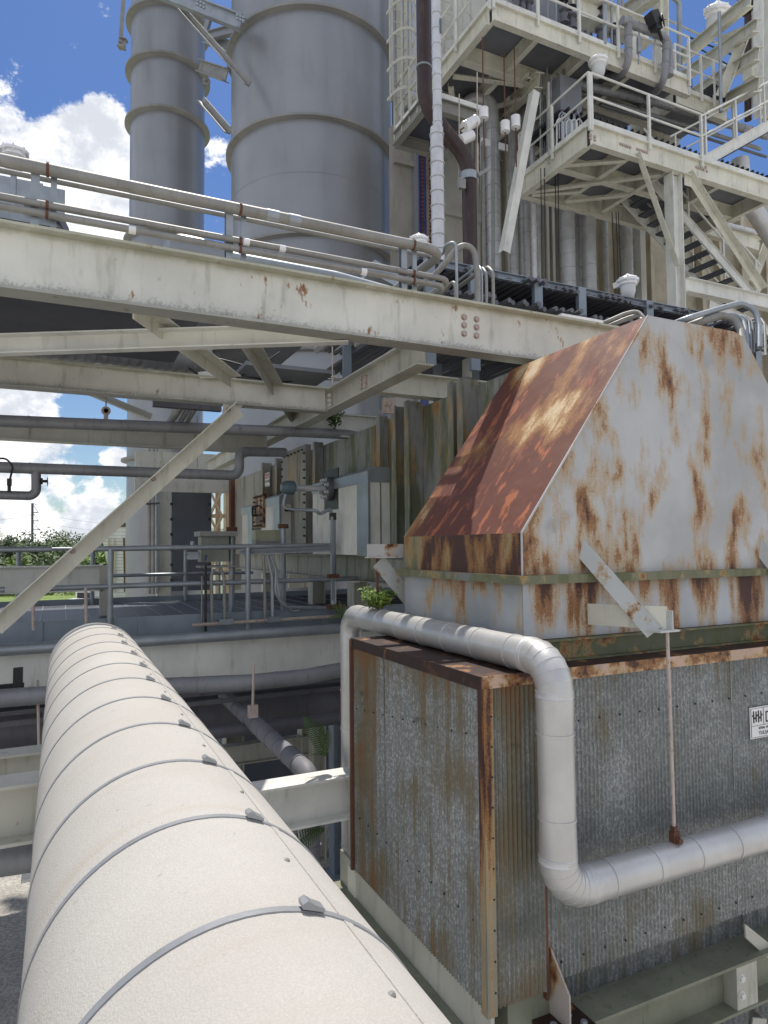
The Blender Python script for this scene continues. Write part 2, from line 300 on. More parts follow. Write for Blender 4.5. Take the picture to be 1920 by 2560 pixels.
# ------------------------------------------------------------ geometry helpers
def sp(pts, n=6):
    """smooth curve through points"""
    P_ = [Vector(q) for q in pts]; P_ = [P_[0]*2-P_[1]]+P_+[P_[-1]*2-P_[-2]]; out = []
    for i in range(1, len(P_)-2):
        a_, b_, c_, d_ = P_[i-1:i+3]
        for k in range(n):
            t = k/n; out.append(.5*((2*b_)+(c_-a_)*t+(2*a_-5*b_+4*c_-d_)*t*t+(3*b_-a_-3*c_+d_)*t**3))
    return out+[P_[-2]]
class MB:
    def __init__(s): s.v = []; s.f = []
    def add(s, vs, fs):
        o = len(s.v); s.v += [Vector(q) for q in vs]; s.f += [[i+o for i in q] for q in fs]; return s
    def box(s, c, d, ux=None, uz=None):
        c = Vector(c); ux = Vector(ux or (1, 0, 0)).normalized(); uz = Vector(uz or (0, 0, 1)); uy = uz.cross(ux).normalized(); uz = ux.cross(uy)
        vs = [c+ux*(i*d[0]/2)+uy*(j*d[1]/2)+uz*(k*d[2]/2) for i in (-1, 1) for j in (-1, 1) for k in (-1, 1)]
        return s.add(vs, [(0, 1, 3, 2), (4, 6, 7, 5), (0, 4, 5, 1), (2, 3, 7, 6), (0, 2, 6, 4), (1, 5, 7, 3)])
    def bb(s, lo, hi):
        lo, hi = Vector(lo), Vector(hi); return s.box((lo+hi)/2, [abs(q) for q in (hi-lo)])
    def prism(s, pts, ext):
        ext = Vector(ext); n = len(pts); P_ = [Vector(q) for q in pts]
        fs = [list(range(n)), [n+i for i in range(n)][::-1]]
        fs += [[i, i+n, (i+1) % n+n, (i+1) % n] for i in range(n)]
        return s.add(P_+[q+ext for q in P_], fs)
    def sweep(s, sec, p0, p1, up=(0, 0, 1), roll=0):
        p0, p1 = Vector(p0), Vector(p1); d = (p1-p0).normalized(); up = Vector(up)
        if abs(d.dot(up)) > .99: up = Vector((0, 1, 0))
        x = d.cross(up).normalized(); z = x.cross(d)
        if roll: x, z = x*math.cos(roll)+z*math.sin(roll), z*math.cos(roll)-x*math.sin(roll)
        n = len(sec); vs = [q+x*u+z*w for q in (p0, p1) for u, w in sec]
        fs = [list(range(n))[::-1], [n+i for i in range(n)]]+[[i, (i+1) % n, (i+1) % n+n, i+n] for i in range(n)]
        return s.add(vs, fs)
    def I(s, p0, p1, h, w=.16, tf=.016, tw=.012, up=(0, 0, 1), roll=0):
        a_, b_ = w/2, tw/2                       # top of the section on the line p0-p1
        sec = [(-a_, 0), (-a_, -tf), (-b_, -tf), (-b_, tf-h), (-a_, tf-h), (-a_, -h), (a_, -h), (a_, tf-h), (b_, tf-h), (b_, -tf), (a_, -tf), (a_, 0)]
        return s.sweep(sec[::-1], p0, p1, up, roll)
    def Ls(s, p0, p1, w=.1, t=.012, up=(0, 0, 1), roll=0):
        return s.sweep([(0, 0), (w, 0), (w, t), (t, t), (t, w), (0, w)], p0, p1, up, roll)
    def Cs(s, p0, p1, h=.15, w=.06, t=.01, up=(0, 0, 1), roll=0):
        return s.sweep([(0, 0), (w, 0), (w, -t), (t, -t), (t, t-h), (w, t-h), (w, -h), (0, -h)][::-1], p0, p1, up, roll)
    def bar(s, p0, p1, w, h, up=(0, 0, 1)):
        return s.sweep([(-w/2, -h/2), (w/2, -h/2), (w/2, h/2), (-w/2, h/2)], p0, p1, up)
    def rings(s, fr, n, cap=True):
        """fr: list of (centre, axis x, axis y, radius)"""
        vs = []
        for c, x, y, r_ in fr:
            vs += [c+(x*math.cos(2*math.pi*i/n)+y*math.sin(2*math.pi*i/n))*r_ for i in range(n)]
        fs = [[k*n+i, k*n+(i+1) % n, (k+1)*n+(i+1) % n, (k+1)*n+i] for k in range(len(fr)-1) for i in range(n)]
        if cap: fs += [list(range(n))[::-1], [(len(fr)-1)*n+i for i in range(n)]]
        return s.add(vs, fs)
    def lathe(s, c, prof, n=24, ax=(0, 0, 1)):
        c = Vector(c); ax = Vector(ax).normalized(); t = Vector((1, 0, 0)) if abs(ax.x) < .9 else Vector((0, 1, 0))
        x = ax.cross(t).normalized(); y = ax.cross(x)
        return s.rings([(c+ax*h, x, y, max(r_, .0005)) for r_, h in prof], n)
    def tube(s, pts, r_, n=14, bend=0, band=0, bw=.02, bh=.004, seg=7, gore=0):
        """round pipe through pts, corners filleted by bend, raised bands every `band` metres"""
        P_ = [Vector(q) for q in pts]; path = [(P_[0], 0)]
        for i in range(1, len(P_)-1):
            u = (P_[i-1]-P_[i]); w = (P_[i+1]-P_[i]); lu, lw = u.length, w.length; u.normalize(); w.normalize()
            ang = u.angle(w)
            if bend and ang < 3.1:
                d = min(bend/math.tan(ang/2), lu*.49, lw*.49)
                a0, a1 = P_[i]+u*d, P_[i]+w*d
                rr_ = d*math.tan(ang/2); bis = (u+w).normalized(); cc = P_[i]+bis*(rr_/math.sin(ang/2))
                v0, v1 = a0-cc, a1-cc; tot = v0.angle(v1); nn = v0.cross(v1).normalized()
                for k in range(seg+1):
                    path.append((cc+Matrix.Rotation(tot*k/seg, 3, nn) @ v0, 1 if not gore or k % 2 else 1+gore))
            else: path.append((P_[i], 1))
        path.append((P_[-1], 0))
        st = []                                          # stations with radius
        for k in range(len(path)):
            c, rs_ = path[k]; rs_ = max(rs_, 1)
            if k:
                c0 = path[k-1][0]; d = (c-c0).length
                if band and d > band*1.3:
                    m_ = int(d/band); dd = (c-c0)/d
                    for j in range(1, m_+1):
                        q = d*(j-.5)/m_
                        for e, rr_ in ((-bw/2-.001, r_), (-bw/2, r_+bh), (bw/2, r_+bh), (bw/2+.001, r_)): st.append((c0+dd*(q+e), rr_))
            st.append((c, r_*rs_))
        fr = []; x = None
        for k in range(len(st)):
            d = (st[min(k+1, len(st)-1)][0]-st[max(k-1, 0)][0])
            if d.length < 1e-6: d = Vector((0, 0, 1))
            d.normalize()
            if x is None: x = d.orthogonal().normalized()
            x = (x-d*x.dot(d)).normalized(); fr.append((st[k][0], x, d.cross(x), st[k][1]))
        return s.rings(fr, n)
    def bolt(s, c, nrm, r_=.022, h=.018):
        return s.lathe(Vector(c), [(r_*1.45, -.002), (r_*1.45, .003), (r_, .003), (r_, h), (r_*.8, h+.002)], 6, nrm)

WL = {}
def _obj(name, mb, mat, parent=None, smooth=False, orig=None):
    me = bpy.data.meshes.new(name)
    if orig is None:
        xs = [q.x for q in mb.v]; ys = [q.y for q in mb.v]; zs = [q.z for q in mb.v]
        orig = Vector(((min(xs)+max(xs))/2, (min(ys)+max(ys))/2, min(zs)))
    orig = Vector(orig)
    me.from_pydata([q-orig for q in mb.v], [], mb.f); me.materials.append(mat)
    if smooth:
        me.polygons.foreach_set('use_smooth', [len(q) == 4 or smooth == 2 for q in mb.f])
        if smooth != 2 and hasattr(me, 'set_sharp_from_angle'): me.set_sharp_from_angle(angle=rad(40))
    me.update()
    o = bpy.data.objects.new(name, me); C.objects.link(o); WL[o.name] = orig
    if parent: o.parent = parent; o.location = orig-WL[parent.name]
    else: o.location = orig
    return o
def tag(o, label, cat, group=None):
    o['label'] = label; o['category'] = cat
    if group: o['group'] = group
    return o
def S1(name, label, cat, mb, mat, group=None, smooth=False): return tag(_obj(name, mb, mat, None, smooth), label, cat, group)
def E1(name, label, cat, loc, group=None):
    o = bpy.data.objects.new(name, None); C.objects.link(o); o.location = loc; o.empty_display_size = .1; WL[o.name] = Vector(loc)
    return tag(o, label, cat, group)
def P1(name, par, mb, mat, smooth=False, label=None):
    o = _obj(name, mb, mat, par, smooth)
    if label: o['label'] = label
    return o
def ST(name, mb, mat, kind='structure', smooth=False):
    o = _obj(name, mb, mat, None, smooth); o['kind'] = kind; return o
def dup(root, loc, label=None):
    c = root.copy(); C.objects.link(c); c.location = loc; WL[c.name] = Vector(loc)
    if label: c['label'] = label
    for k in list(root.children):
        q = k.copy(); C.objects.link(q); q.parent = c
        for g in list(k.children):
            h = g.copy(); C.objects.link(h); h.parent = q
    return c
GZ = -5.0

def each(par, mat, items, name='bolt'):
    """items: (centre, normal, radius, height), every bolt a part of its own"""
    for c_, n_, r_, h_ in items: P1(name, par, MB().bolt(c_, n_, r_, h_), mat)
# ============================================================ GROUND
ST('ground_gravel', MB().bb((-120, -60, GZ-.3), (160, 42, GZ)), gravel)
ST('lawn', MB().bb((-900, 42, GZ-.3), (1200, 1500, GZ-.01)), grassm)

# ============================================================ FOREGROUND PIPE
SC = .512                                   # bands at 0.305 m
PC = Vector((.373*SC, 0, -1.238*SC)); PR = .45*SC
main = S1('insulated_pipe', 'large off-white insulated pipe running away from the camera in the left foreground', 'pipe',
          MB().tube([(PC.x, -1.5, PC.z), (PC.x, 8.55*SC, PC.z), (PC.x, 8.55*SC, GZ)], PR, 72, bend=.62*SC, seg=12), stuccom, smooth=True)
random.seed(3)
k = 0; y = -.29*SC
while y < 7.95*SC:
    b = MB(); prof = []
    for q, rr_ in ((-.0058, PR+.0003), (-.0058, PR+.0018), (.0058, PR+.0018), (.0058, PR+.0003)): prof.append((rr_, q))
    bd = P1('strap', main, MB().lathe((PC.x, y, PC.z), prof, 96, (0, 1, 0)), strapm, True)
    if y > 0:
        an = rad(21)+random.uniform(-.035, .035)
        n_ = Vector((math.sin(an), 0, math.cos(an))); t_ = Vector((math.cos(an), 0, -math.sin(an))); c = PC+Vector((0, y, 0))+n_*(PR+.004)
        m = MB().prism([c-t_*.014-Vector((0, .0085, 0)), c+t_*.014-Vector((0, .0085, 0)), c+t_*.012-Vector((0, .0085, 0))+n_*.004, c-t_*.001-Vector((0, .0085, 0))+n_*.006, c-t_*.011-Vector((0, .0085, 0))+n_*.0095, c-t_*.016-Vector((0, .0085, 0))+n_*.005], (0, .017, 0))
        P1('buckle', bd, m, strapm, False)
        an2 = an+rad(5); n2_ = Vector((math.sin(an2), 0, math.cos(an2)))
        if y > .3*SC: P1('screw', main, MB().lathe(PC+Vector((0, y+.15, 0))+n2_*(PR-.001), [(.005, 0), (.004, .002), (.0025, .004)], 8, n2_), galvd)
    y += (.5955+random.uniform(-.012, .012))*SC; k += 1

an3 = rad(31)
P1('lap_seam', main, MB().box((PC.x+math.sin(an3)*(PR+.0006), 1.4, PC.z+math.cos(an3)*(PR+.0006)), (.012, 5.0, .0012), (math.cos(an3), 0, -math.sin(an3)), (math.sin(an3), 0, math.cos(an3))), stuccom)
# ============================================================ GALVANISED ENCLOSURE
BX, BY, BT, BB = 2.202, 3.331, -.76, -2.61
def corr(p0, p1, z0, z1, nrm, pitch=.032, amp=.0085, zfun=None):
    """corrugated sheet from p0 to p1 (xy), ridges vertical"""
    p0, p1 = Vector((*p0, 0)), Vector((*p1, 0)); Ln = (p1-p0).length; d = (p1-p0)/Ln; n_ = Vector(nrm)
    m = MB(); cnt = int(Ln/pitch*6); vs = []; fs = []
    for i in range(cnt+1):
        s = Ln*i/cnt; off = amp*math.sin(2*math.pi*s/pitch); q = p0+d*s+n_*off
        vs += [(q.x, q.y, z0), (q.x, q.y, z1)]
    fs = [(2*i, 2*i+1, 2*i+3, 2*i+2) for i in range(cnt)]
    return m.add(vs, fs)
enc = E1('corrugated_enclosure', 'big box clad in rust-streaked corrugated galvanised sheet under the rusty hood', 'enclosure', (BX+1.5, BY+1, BB))
P1('side_panel', enc, corr((BX, BY+.04), (BX, 4.78), BB, BT, (-1, 0, 0)), gr_side, 2)
P1('side_panel', enc, corr((BX+.002, 4.78), (BX+.002, 5.22), BB, BT, (-1, 0, 0)), gr_far, 2, 'far strip of corrugated sheet with orange rust stripes')
P1('side_panel', enc, corr((BX+.05, BY), (2.62, BY), BB, BT, (0, -1, 0), amp=.008), gr_strip, 2, 'narrow corrugated strip with vertical rust stripes beside the corner trim')
P1('front_panel', enc, corr((2.62, BY+.03), (7.2, BY+.03), BB+.02, BT, (0, -1, 0), pitch=.032, amp=.0075), gr_front, 2)
P1('skirt_panel', enc, corr((2.66, BY+.12), (7.2, BY+.12), -2.79, BB+.05, (0, -1, 0), pitch=.04, amp=.008), gr_skirt, 2)
P1('inner_shell', enc, MB().bb((BX+.03, BY+.135, BB+.03), (7.2, 5.2, BT-.02)), darkp)
P1('corner_trim', enc, MB().box((BX-.004, BY+.022, (BT+BB)/2-.02), (.003, .06, BT-BB+.02)).box((BX+.03, BY-.011, (BT+BB)/2-.02), (.065, .003, BT-BB+.02)), rusty('corner trim rusted sheet', .55, base=(.30, .27, .20), stretch=(9, 9, .6), z0=(2, .6, 1.7, .12)))
P1('corner_trim', enc, MB().box((BX-.012, 5.235, (BT+BB)/2), (.03, .03, BT-BB)), rustm)
P1('top_trim', enc, MB().sweep([(0, 0), (.06, 0), (.06, .004), (.004, .004), (.004, .0), (0, 0)], (BX, BY, BT), (BX, 5.25, BT)).bb((BX-.014, BY-.016, BT-.07), (BX-.010, 5.25, BT+.01)), trimd)
P1('top_trim', enc, MB().bb((BX-.014, BY-.018, BT-.06), (7.2, BY-.014, BT+.012)), trim_sunlit)
P1('top_cover', enc, MB().bb((BX-.010, BY-.013, BT-.003), (7.2, 5.25, BT+.008)), trimd)
scr = []
for i in range(26):
    for zz, off in ((BT-.33, .006), (BB+.12, .006)):
        scr.append(((2.75+i*.17, BY+.024-.002, zz+random.uniform(-.004, .004)), (0, -1, 0), .005, .005))
for i in range(11):
    scr.append(((BX-.006, 3.5+i*.165, BT-.35-.02*i), (-1, 0, 0), .0045, .005))
    scr.append(((BX-.006, 3.45+i*.165, BB+.45), (-1, 0, 0), .0045, .005))
    scr.append(((BX+.05, BY-.012, BB+.1+i*.17), (0, -1, 0), .0045, .005))
each(enc, blackm, scr[:96], 'screw')
# name plate
FY = BY+.0195
pl = E1('name_plate', 'white maker\'s name plate with a bar emblem screwed to the corrugated front panel', 'sign', (4.6, FY-.003, -1.35))
c0 = Q(1872, 1770, Y=FY); c1 = Q(1876, 1848, Y=FY); zt, zb, x0 = c0.z, c1.z, c0.x; x1 = x0+.44
P1('plate', pl, MB().bb((x0, FY-.006, zb), (x1, FY-.002, zt)), ltx)
bk = MB()
for u0, u1, w0, w1 in ((.02, .98, .955, .965), (.02, .98, .03, .04), (.02, .03, .03, .965), (.97, .98, .03, .965), (.02, .98, .40, .41), (.325, .335, .40, .965)):
    bk.bb((x0+(x1-x0)*u0, FY-.0075, zb+(zt-zb)*w0), (x0+(x1-x0)*u1, FY-.006, zb+(zt-zb)*w1))
P1('border', pl, bk, blackm)
em = MB(); ux = (x1-x0); uz = (zt-zb)
for i in range(4):
    ex = x0+ux*(.075+.06*i)
    em.bb((ex, FY-.0078, zb+uz*(.50+.02*(i % 2))), (ex+ux*.028, FY-.006, zb+uz*(.88-.02*(i % 2))))
for i in range(5):
    ex = x0+ux*(.055+.05*i); w_ = .62 if i % 2 else .70
    em.bb((ex, FY-.0082, zb+uz*w_), (ex+ux*.05, FY-.006, zb+uz*(w_+.06)))
P1('emblem', pl, em, blackm)
def text(s, loc, size, par, rotx=90, rotz=0, mat=blackm, name='lettering'):
    cu = bpy.data.curves.new(name, 'FONT'); cu.body = s; cu.size = size; cu.extrude = .0006
    t = bpy.data.objects.new('tmp', cu); C.objects.link(t)
    me = bpy.data.meshes.new_from_object(t.evaluated_get(bpy.context.evaluated_depsgraph_get()))
    bpy.data.objects.remove(t)
    me.materials.clear(); me.materials.append(mat)
    ob = bpy.data.objects.new(name, me); C.objects.link(ob); ob.parent = par; ob.location = Vector(loc)-WL[par.name]
    ob.rotation_euler = (rad(rotx), 0, rad(rotz)); return ob
text('DC', (x0+ux*.36, FY-.0075, zb+uz*.47), .115, pl)
text('SERIAL NO.', (x0+ux*.20, FY-.0075, zb+uz*.28), .024, pl)
text('TULSA, OK', (x0+ux*.20, FY-.0075, zb+uz*.10), .036, pl)

for yy_ in (4.62,): P1('lap_joint', enc, MB().bb((BX-.0085, yy_, BB+.01), (BX-.0065, yy_+.012, BT-.07)), gr_side)
for xx_ in (4.3,): P1('lap_joint', enc, MB().bb((xx_, BY+.0215, BB+.03), (xx_+.012, BY+.0235, BT-.06)), gr_front)
# support steel under the enclosure
m = MB().I((2.72, 3.335, -2.79), (8, 3.335, -2.79), .32, .235, .02, .012)
sb = S1('support_beam', 'mossy steel I-beam under the front of the corrugated enclosure, lower right', 'beam', m, mossy)
P1('stiffener', sb, MB().bb((4.10, 3.225, -3.09), (4.30, 3.328, -2.812)), cream_d)
for zz in (-2.89, -3.0): P1('bolt', sb, MB().bolt((4.14, 3.224, zz), (0, -1, 0)), white_p)
S1('steel_bracket', 'pale bent plate bracket standing on the mossy beam at the right edge', 'bracket',
   MB().prism([Q(x, y, Y=3.26) for x, y in ((1863, 2310), (1925, 2360), (1925, 2400), (1865, 2345))], (0, .012, 0)), cream_d)
S1('diagonal_brace', 'pale angle brace below the mossy beam at the lower right corner', 'brace', MB().Ls((4.35, 3.2, -3.2), (3.95, 3.25, -4.6), .12), cream_d)
m = MB().I((2.34, BY-.1, -2.68), (2.34, 5.6, -2.68), .40, .16, .02, .012)
S1('support_beam', 'cream steel beam with mossy lower flange under the rusted side panel', 'beam',
   MB().bb((2.225, BY+.0, -2.86), (2.25, 5.6, -2.60)).bb((2.06, BY-.3, -2.89), (2.26, 5.6, -2.861)), cream_d)
S1('moss_ledge', 'moss covered ledge of the steel frame under the side panel', 'ledge', MB().bb((2.075, BY-.28, -2.86), (2.222, 5.58, -2.850)), mossy)
S1('lower_enclosure', 'grey corrugated lower box beneath the moss ledge', 'enclosure', corr((2.42, 2.2), (2.42, 5.7), GZ, -2.9, (-1, 0, 0), pitch=.06, amp=.012), gr_skirt, smooth=2)
S1('lower_enclosure', 'grey corrugated lower wall under the mossy front beam', 'enclosure', corr((2.45, 3.62), (7.5, 3.62), GZ, -2.80, (0, -1, 0), pitch=.06, amp=.012), gr_skirt, smooth=2)
S1('base_frame', 'dark mossy steel frame end below the corner of the enclosure', 'frame', MB().bb((2.36, 3.36, -2.86), (2.70, 3.60, -2.62)), mossy)
c = Q(888, 2250, Y=5.3)
S1('steel_column', 'cream steel column under the far end of the rusted side panel', 'column', MB().box((c.x+.06, 5.33, (GZ-2.65)/2), (.16, .16, GZ+2.65)), cream)
for i, (ya, yb) in enumerate(((5.2, 4.5), (3.9, 4.5))):
    S1('diagonal_brace', ['white diagonal brace below the moss ledge, far one', 'white diagonal brace below the moss ledge, near one'][i], 'brace',
       MB().Ls((2.2, ya, -2.9), (2.2, yb, GZ+.1), .09), white_p, 'braces below the moss ledge')
# gusset and its base plate
gx = 2.66
g = [Q(x, y, X=gx) for x, y in ((1365, 2520), (1362, 2357), (1378, 2368), (1423, 2494), (1423, 2559))]
gs = S1('gusset_plate', 'rusty white triangular gusset plate at the foot of the corrugated front', 'gusset', MB().prism([(gx, 3.37, -2.76), (gx, 3.37, -2.37), (gx, 3.34, -2.39), (gx, 3.185, -2.57), (gx, 3.185, -2.76)], (.012, 0, 0)), gusm)
P1('base_plate', gs, MB().bb((2.53, 3.12, -2.785), (2.84, 3.40, -2.762)), trimd)
for x, y in ((2.59, 3.24), (2.74, 3.30), (2.76, 3.18)):
    P1('anchor_bolt', gs, MB().bolt((x, y, -2.762), (0, 0, 1), .020, .035), galv)
# rusted edge strip at panel joint
S1('edge_strip', 'thin dark rusted strip down the joint of the corrugated front panels', 'strip', MB().bb((2.615, BY-.006, BB-.05), (2.635, BY+.03, BT-.07)), rustm)

# ============================================================ JACKETED PIPE ROUND THE ENCLOSURE
PX = 2.515; PYn = BY-.25
jp = S1('jacketed_pipe', 'white jacketed pipe wrapping over, down and along the corrugated enclosure', 'pipe',
        MB().tube([(PX-.0, 6.02, -3.3), (PX, 6.02, -.645), (PX, PYn, -.645), (PX+.005, PYn, -1.91), (7.5, PYn, -1.91)], .102, 36, bend=.17, band=.335, bw=.014, bh=.005, seg=12, gore=.03), whitej, smooth=True)
for c, ax in (((PX, PYn, -.83), (0, 0, 1)), ((PX, PYn, -1.73), (0, 0, 1)), ((PX+.20, PYn, -1.91), (1, 0, 0)), ((PX, PYn+.2, -.645), (0, 1, 0))):
    P1('joint_ring', jp, MB().lathe(c, [(.1045, -.02), (.107, -.016), (.1045, -.010), (.1045, .010), (.107, .016), (.1045, .02)], 36, ax), alu, True)

for (cc_, u_, w_) in ((Vector((PX, PYn+.17, -.815)), Vector((0, 0, 1)), Vector((0, -1, 0))), (Vector((PX+.175, PYn, -1.74)), Vector((-1, 0, 0)), Vector((0, 0, -1)))):
    for k_ in range(1, 6):
        t_ = math.pi/2*k_/6; rad_ = u_*math.cos(t_)+w_*math.sin(t_); tan_ = w_*math.cos(t_)-u_*math.sin(t_)
        P1('gore_seam', jp, MB().lathe(cc_+rad_*.17, [(.101, -.004), (.1065, -.0025), (.1065, .0025), (.101, .004)], 36, tuple(tan_)), whitej, True)
# ============================================================ HOOD
HY, HX, HXC = 3.581, 2.685, 3.849
HXR, HXR2 = 4.883, 6.047
zk, zt_, zb_, zf = .08, 1.662, -.61, -.20
HB = 5.24
hood = E1('steel_hood', 'large rusting white steel hood with a sloping side on top of the corrugated box', 'hood', ((HX+HXR2)/2, 4.4, zb_))
bev = .0
fr = [(HX, zf), (HX, zk), (HXC, zt_), (HXR-.12, zt_), (HXR, zt_-.03), (HXR+.10, zt_-.16), (HXR2, zk), (HXR2, zf)]
th = .006
P1('front_panel', hood, MB().prism([(x, HY, z) for x, z in fr], (0, th, 0)), hood_f)
d = Vector((HXC-HX, 0, zt_-zk)).normalized()
P1('slope_panel', hood, MB().add([(HX, HY-.004, zk), (HX, HB, zk), (HXC, HB, zt_), (HXC, HY-.004, zt_)], [(0, 3, 2, 1)]), hood_s)
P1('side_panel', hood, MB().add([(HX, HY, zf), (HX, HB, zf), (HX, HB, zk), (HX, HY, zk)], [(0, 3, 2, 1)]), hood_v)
P1('roof_panel', hood, MB().add([(HXC, HY, zt_), (HXC, HB, zt_), (HXR-.12, HB, zt_), (HXR-.12, HY, zt_), (HXR, HB, zt_-.03), (HXR, HY, zt_-.03), (HXR+.1, HB, zt_-.16), (HXR+.1, HY, zt_-.16), (HXR2, HB, zk), (HXR2, HY, zk), (HXR2, HB, zb_), (HXR2, HY, zb_)],
   [(0, 3, 2, 1), (3, 5, 4, 2), (5, 7, 6, 4), (7, 9, 8, 6), (9, 11, 10, 8)]), hood_s)
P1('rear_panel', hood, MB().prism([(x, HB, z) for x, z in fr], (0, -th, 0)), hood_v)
wl = MB()
for x0_, z0_, x1_, z1_ in ((HX, zk, HXC, zt_),): wl.bar((x0_, HY-.002, z0_), (x1_, HY-.002, z1_), .012, .010, (0, 1, 0))
wl.bar((HX-.001, HY-.002, zf), (HX-.001, HY-.002, zk), .010, .010)
P1('weld_seam', hood, wl, hood_f)
co = .008
P1('collar', hood, MB().bb((HX+co, HY+co, zb_), (HXR2, HB, zf)), hood_c)
P1('collar', hood, MB().add([(HX+co-.003, HY+co, zb_), (HX+co-.003, HB, zb_), (HX+co-.003, HB, zf), (HX+co-.003, HY+co, zf)], [(0, 3, 2, 1)]), rusty('collar side grey paint', .56, base=(.40, .42, .44), stretch=(2.5, 2.5, .9), z0=(2, .05, .42, .07)))
P1('flange', hood, MB().bb((HX-.055, HY-.055, zf-.012), (HXR2+.05, HB+.05, zf+.006)).bb((HX-.055, HY-.055, zf-.05), (HX-.045, HB+.05, zf-.012)).bb((HX-.045, HY-.055, zf-.05), (HXR2, HY-.045, zf-.012)),
   rusty('mossy flange', .60, base=(.20, .20, .12), stretch=(5, 5, 5), moss=1))
P1('base_frame', hood, MB().Cs((HX-.02, HY-.0, zb_), (HXR2, HY-.0, zb_), .14, .07, .01, roll=0).bb((HX-.03, HY-.02, zb_-.01), (HXR2, HB, zb_)).bb((HX-.02, HY+.07, BT), (HXR2, HY+.08, zb_)).bb((HX, HY, BT), (HX+.01, HB, zb_-.01)),
   rusty('mossy channel', .56, base=(.14, .15, .09), stretch=(5, 5, 5), moss=1))

# pipe-hanger brackets on the hood
def knee(x0, label, clip=False):
    e = S1('hanger_bracket', label, 'bracket', MB().bb((x0+.13, PYn-.03, -.375), (x0+.142, HY+.01, -.245)).prism([(x0+.13, HY-.1, -.38), (x0+.13, HY, -.38), (x0+.13, HY, -.25), (x0+.13, HY-.1, -.25)], (.01, 0, 0)), brk)
    return e
# diagonal leg: wide flat faces seen from the left, foot on the hood front, outer end over the pipe
ez = -.36
b1 = E1('hanger_bracket', 'peeling white knee bracket on the hood front carrying the lower jacketed pipe', 'bracket', (3.3, HY, -.4))
A = Q(1458, 1346, Y=HY); E_ = Q(1652, 1568, Y=PYn+.02); B_ = Q(1470, 1535, Y=HY)
P1('diagonal', b1, MB().Ls(A, E_, .105, .010, roll=rad(200)), brk)
m = MB().sweep([(-.006, -.07), (.006, -.07), (.006, .07), (-.006, .07)], B_, Q(1668, 1545, Y=PYn), (0, 0, 1))
P1('arm', b1, m, cream)
e0 = Q(1668, 1578, Y=PYn)
P1('end_plate', b1, MB().bb((e0.x-.11, PYn-.05, e0.z), (e0.x+.06, PYn+.06, e0.z+.012)).bb((e0.x-.004, PYn-.045, e0.z), (e0.x+.006, PYn+.055, e0.z+.13)), brk)
rod1 = S1('hanger_rod', 'long rusty white rod hanging from the knee bracket to the lower jacketed pipe', 'rod', MB().tube([(e0.x, PYn, e0.z), (e0.x+.01, PYn, -1.80)], .011, 8), rodm, smooth=True)
P1('clevis', rod1, MB().box((e0.x+.01, PYn, -1.79), (.05, .04, .09)).box((e0.x+.01, PYn, -1.74), (.03, .03, .05)).bolt((e0.x+.01, PYn-.02, -1.79), (0, -1, 0), .02, .03).bolt((e0.x+.01, PYn+.02, -1.79), (1, 0, 0), .016, .05), rustm)
# left bracket over the top run
b2 = E1('hanger_bracket', 'rusty white bracket at the left of the hood above the green shrub', 'bracket', (2.6, 5.3, -.4))
q0, q1 = Q(925, 1385, X=PX), Q(1022, 1385, Y=5.3)
P1('arm', b2, MB().bb((PX-.10, 5.40, -.09), (2.86, 5.412, .02)).bb((PX-.10, 5.33, -.10), (2.90, 5.46, -.09)), rusty('rusted arm', .53, base=(.6, .6, .58), stretch=(6, 6, 6)))
P1('diagonal', b2, MB().sweep([(-.065, -.005), (.065, -.005), (.065, .005), (-.065, .005)], (PX+.0, 5.395, -.13), (2.84, 5.395, -.50), (0, 1, 0), 0), brk)
S1('hanger_rod', 'short rusty rod hanging from the left bracket to the white jacketed pipe', 'rod', MB().tube([(PX, 5.42, -.10), (PX, 5.42, -.56)], .012, 8), rustm, smooth=True)
b3 = S1('hanger_bracket', 'white bracket leg cut by the right edge against the hood front', 'bracket', MB().Ls(Q(1903, 1342, Y=HY), Q(2080, 1568, Y=PYn+.02), .105, .010, roll=rad(200)), brk)

# ============================================================ RIBBED DUCT (along Y behind the hood)
DX = HXC; DT = 1.64
duct = E1('ribbed_duct', 'rust and moss stained ribbed steel duct running away behind the hood', 'duct', (DX+1.5, 9.5, -.12))
def yat(px, X=DX): return Q(px, 1150, X=X).y
P1('side_wall', duct, MB().bb((DX, HB+.02, -.12), (DX+.02, yat(770), DT)), ductm)
P1('side_wall', duct, MB().bb((DX, yat(770)+.01, -.12), (DX+.02, yat(590), DT)), ductw)
P1('roof', duct, MB().bb((DX+.02, HB+.02, DT-.02), (DX+3.2, yat(590), DT)), ductm)
P1('end_wall', duct, MB().bb((DX+.02, yat(590)-.02, -.12), (DX+3.2, yat(590), DT-.02)), ductw)
P1('floor', duct, MB().bb((DX+.02, HB+.02, -.12), (DX+3.2, yat(590), -.10)), darkp)
for pa, dep, lab in ((1152, .22, None), (1128, .22, None), (1017, .22, None), (985, .22, None), (946, .14, None), (785, .16, None), (690, .14, None), (655, .2, None)):
    ya = yat(pa, DX-dep)
    P1('stiffener', duct, MB().bb((DX-dep, ya, -.10), (DX-.002, ya+.014, DT+.05)).bb((DX-dep-.002, ya-.05, -.10), (DX-dep+.012, ya+.06, DT+.05)), ductm if pa > 780 else ductw)
P1('bottom_angle', duct, MB().bb((DX-.20, 5.4, -.16), (DX-.002, yat(1000), -.12)).bb((DX-.2, 5.4, -.30), (DX-.19, yat(960), -.12)), ductw)
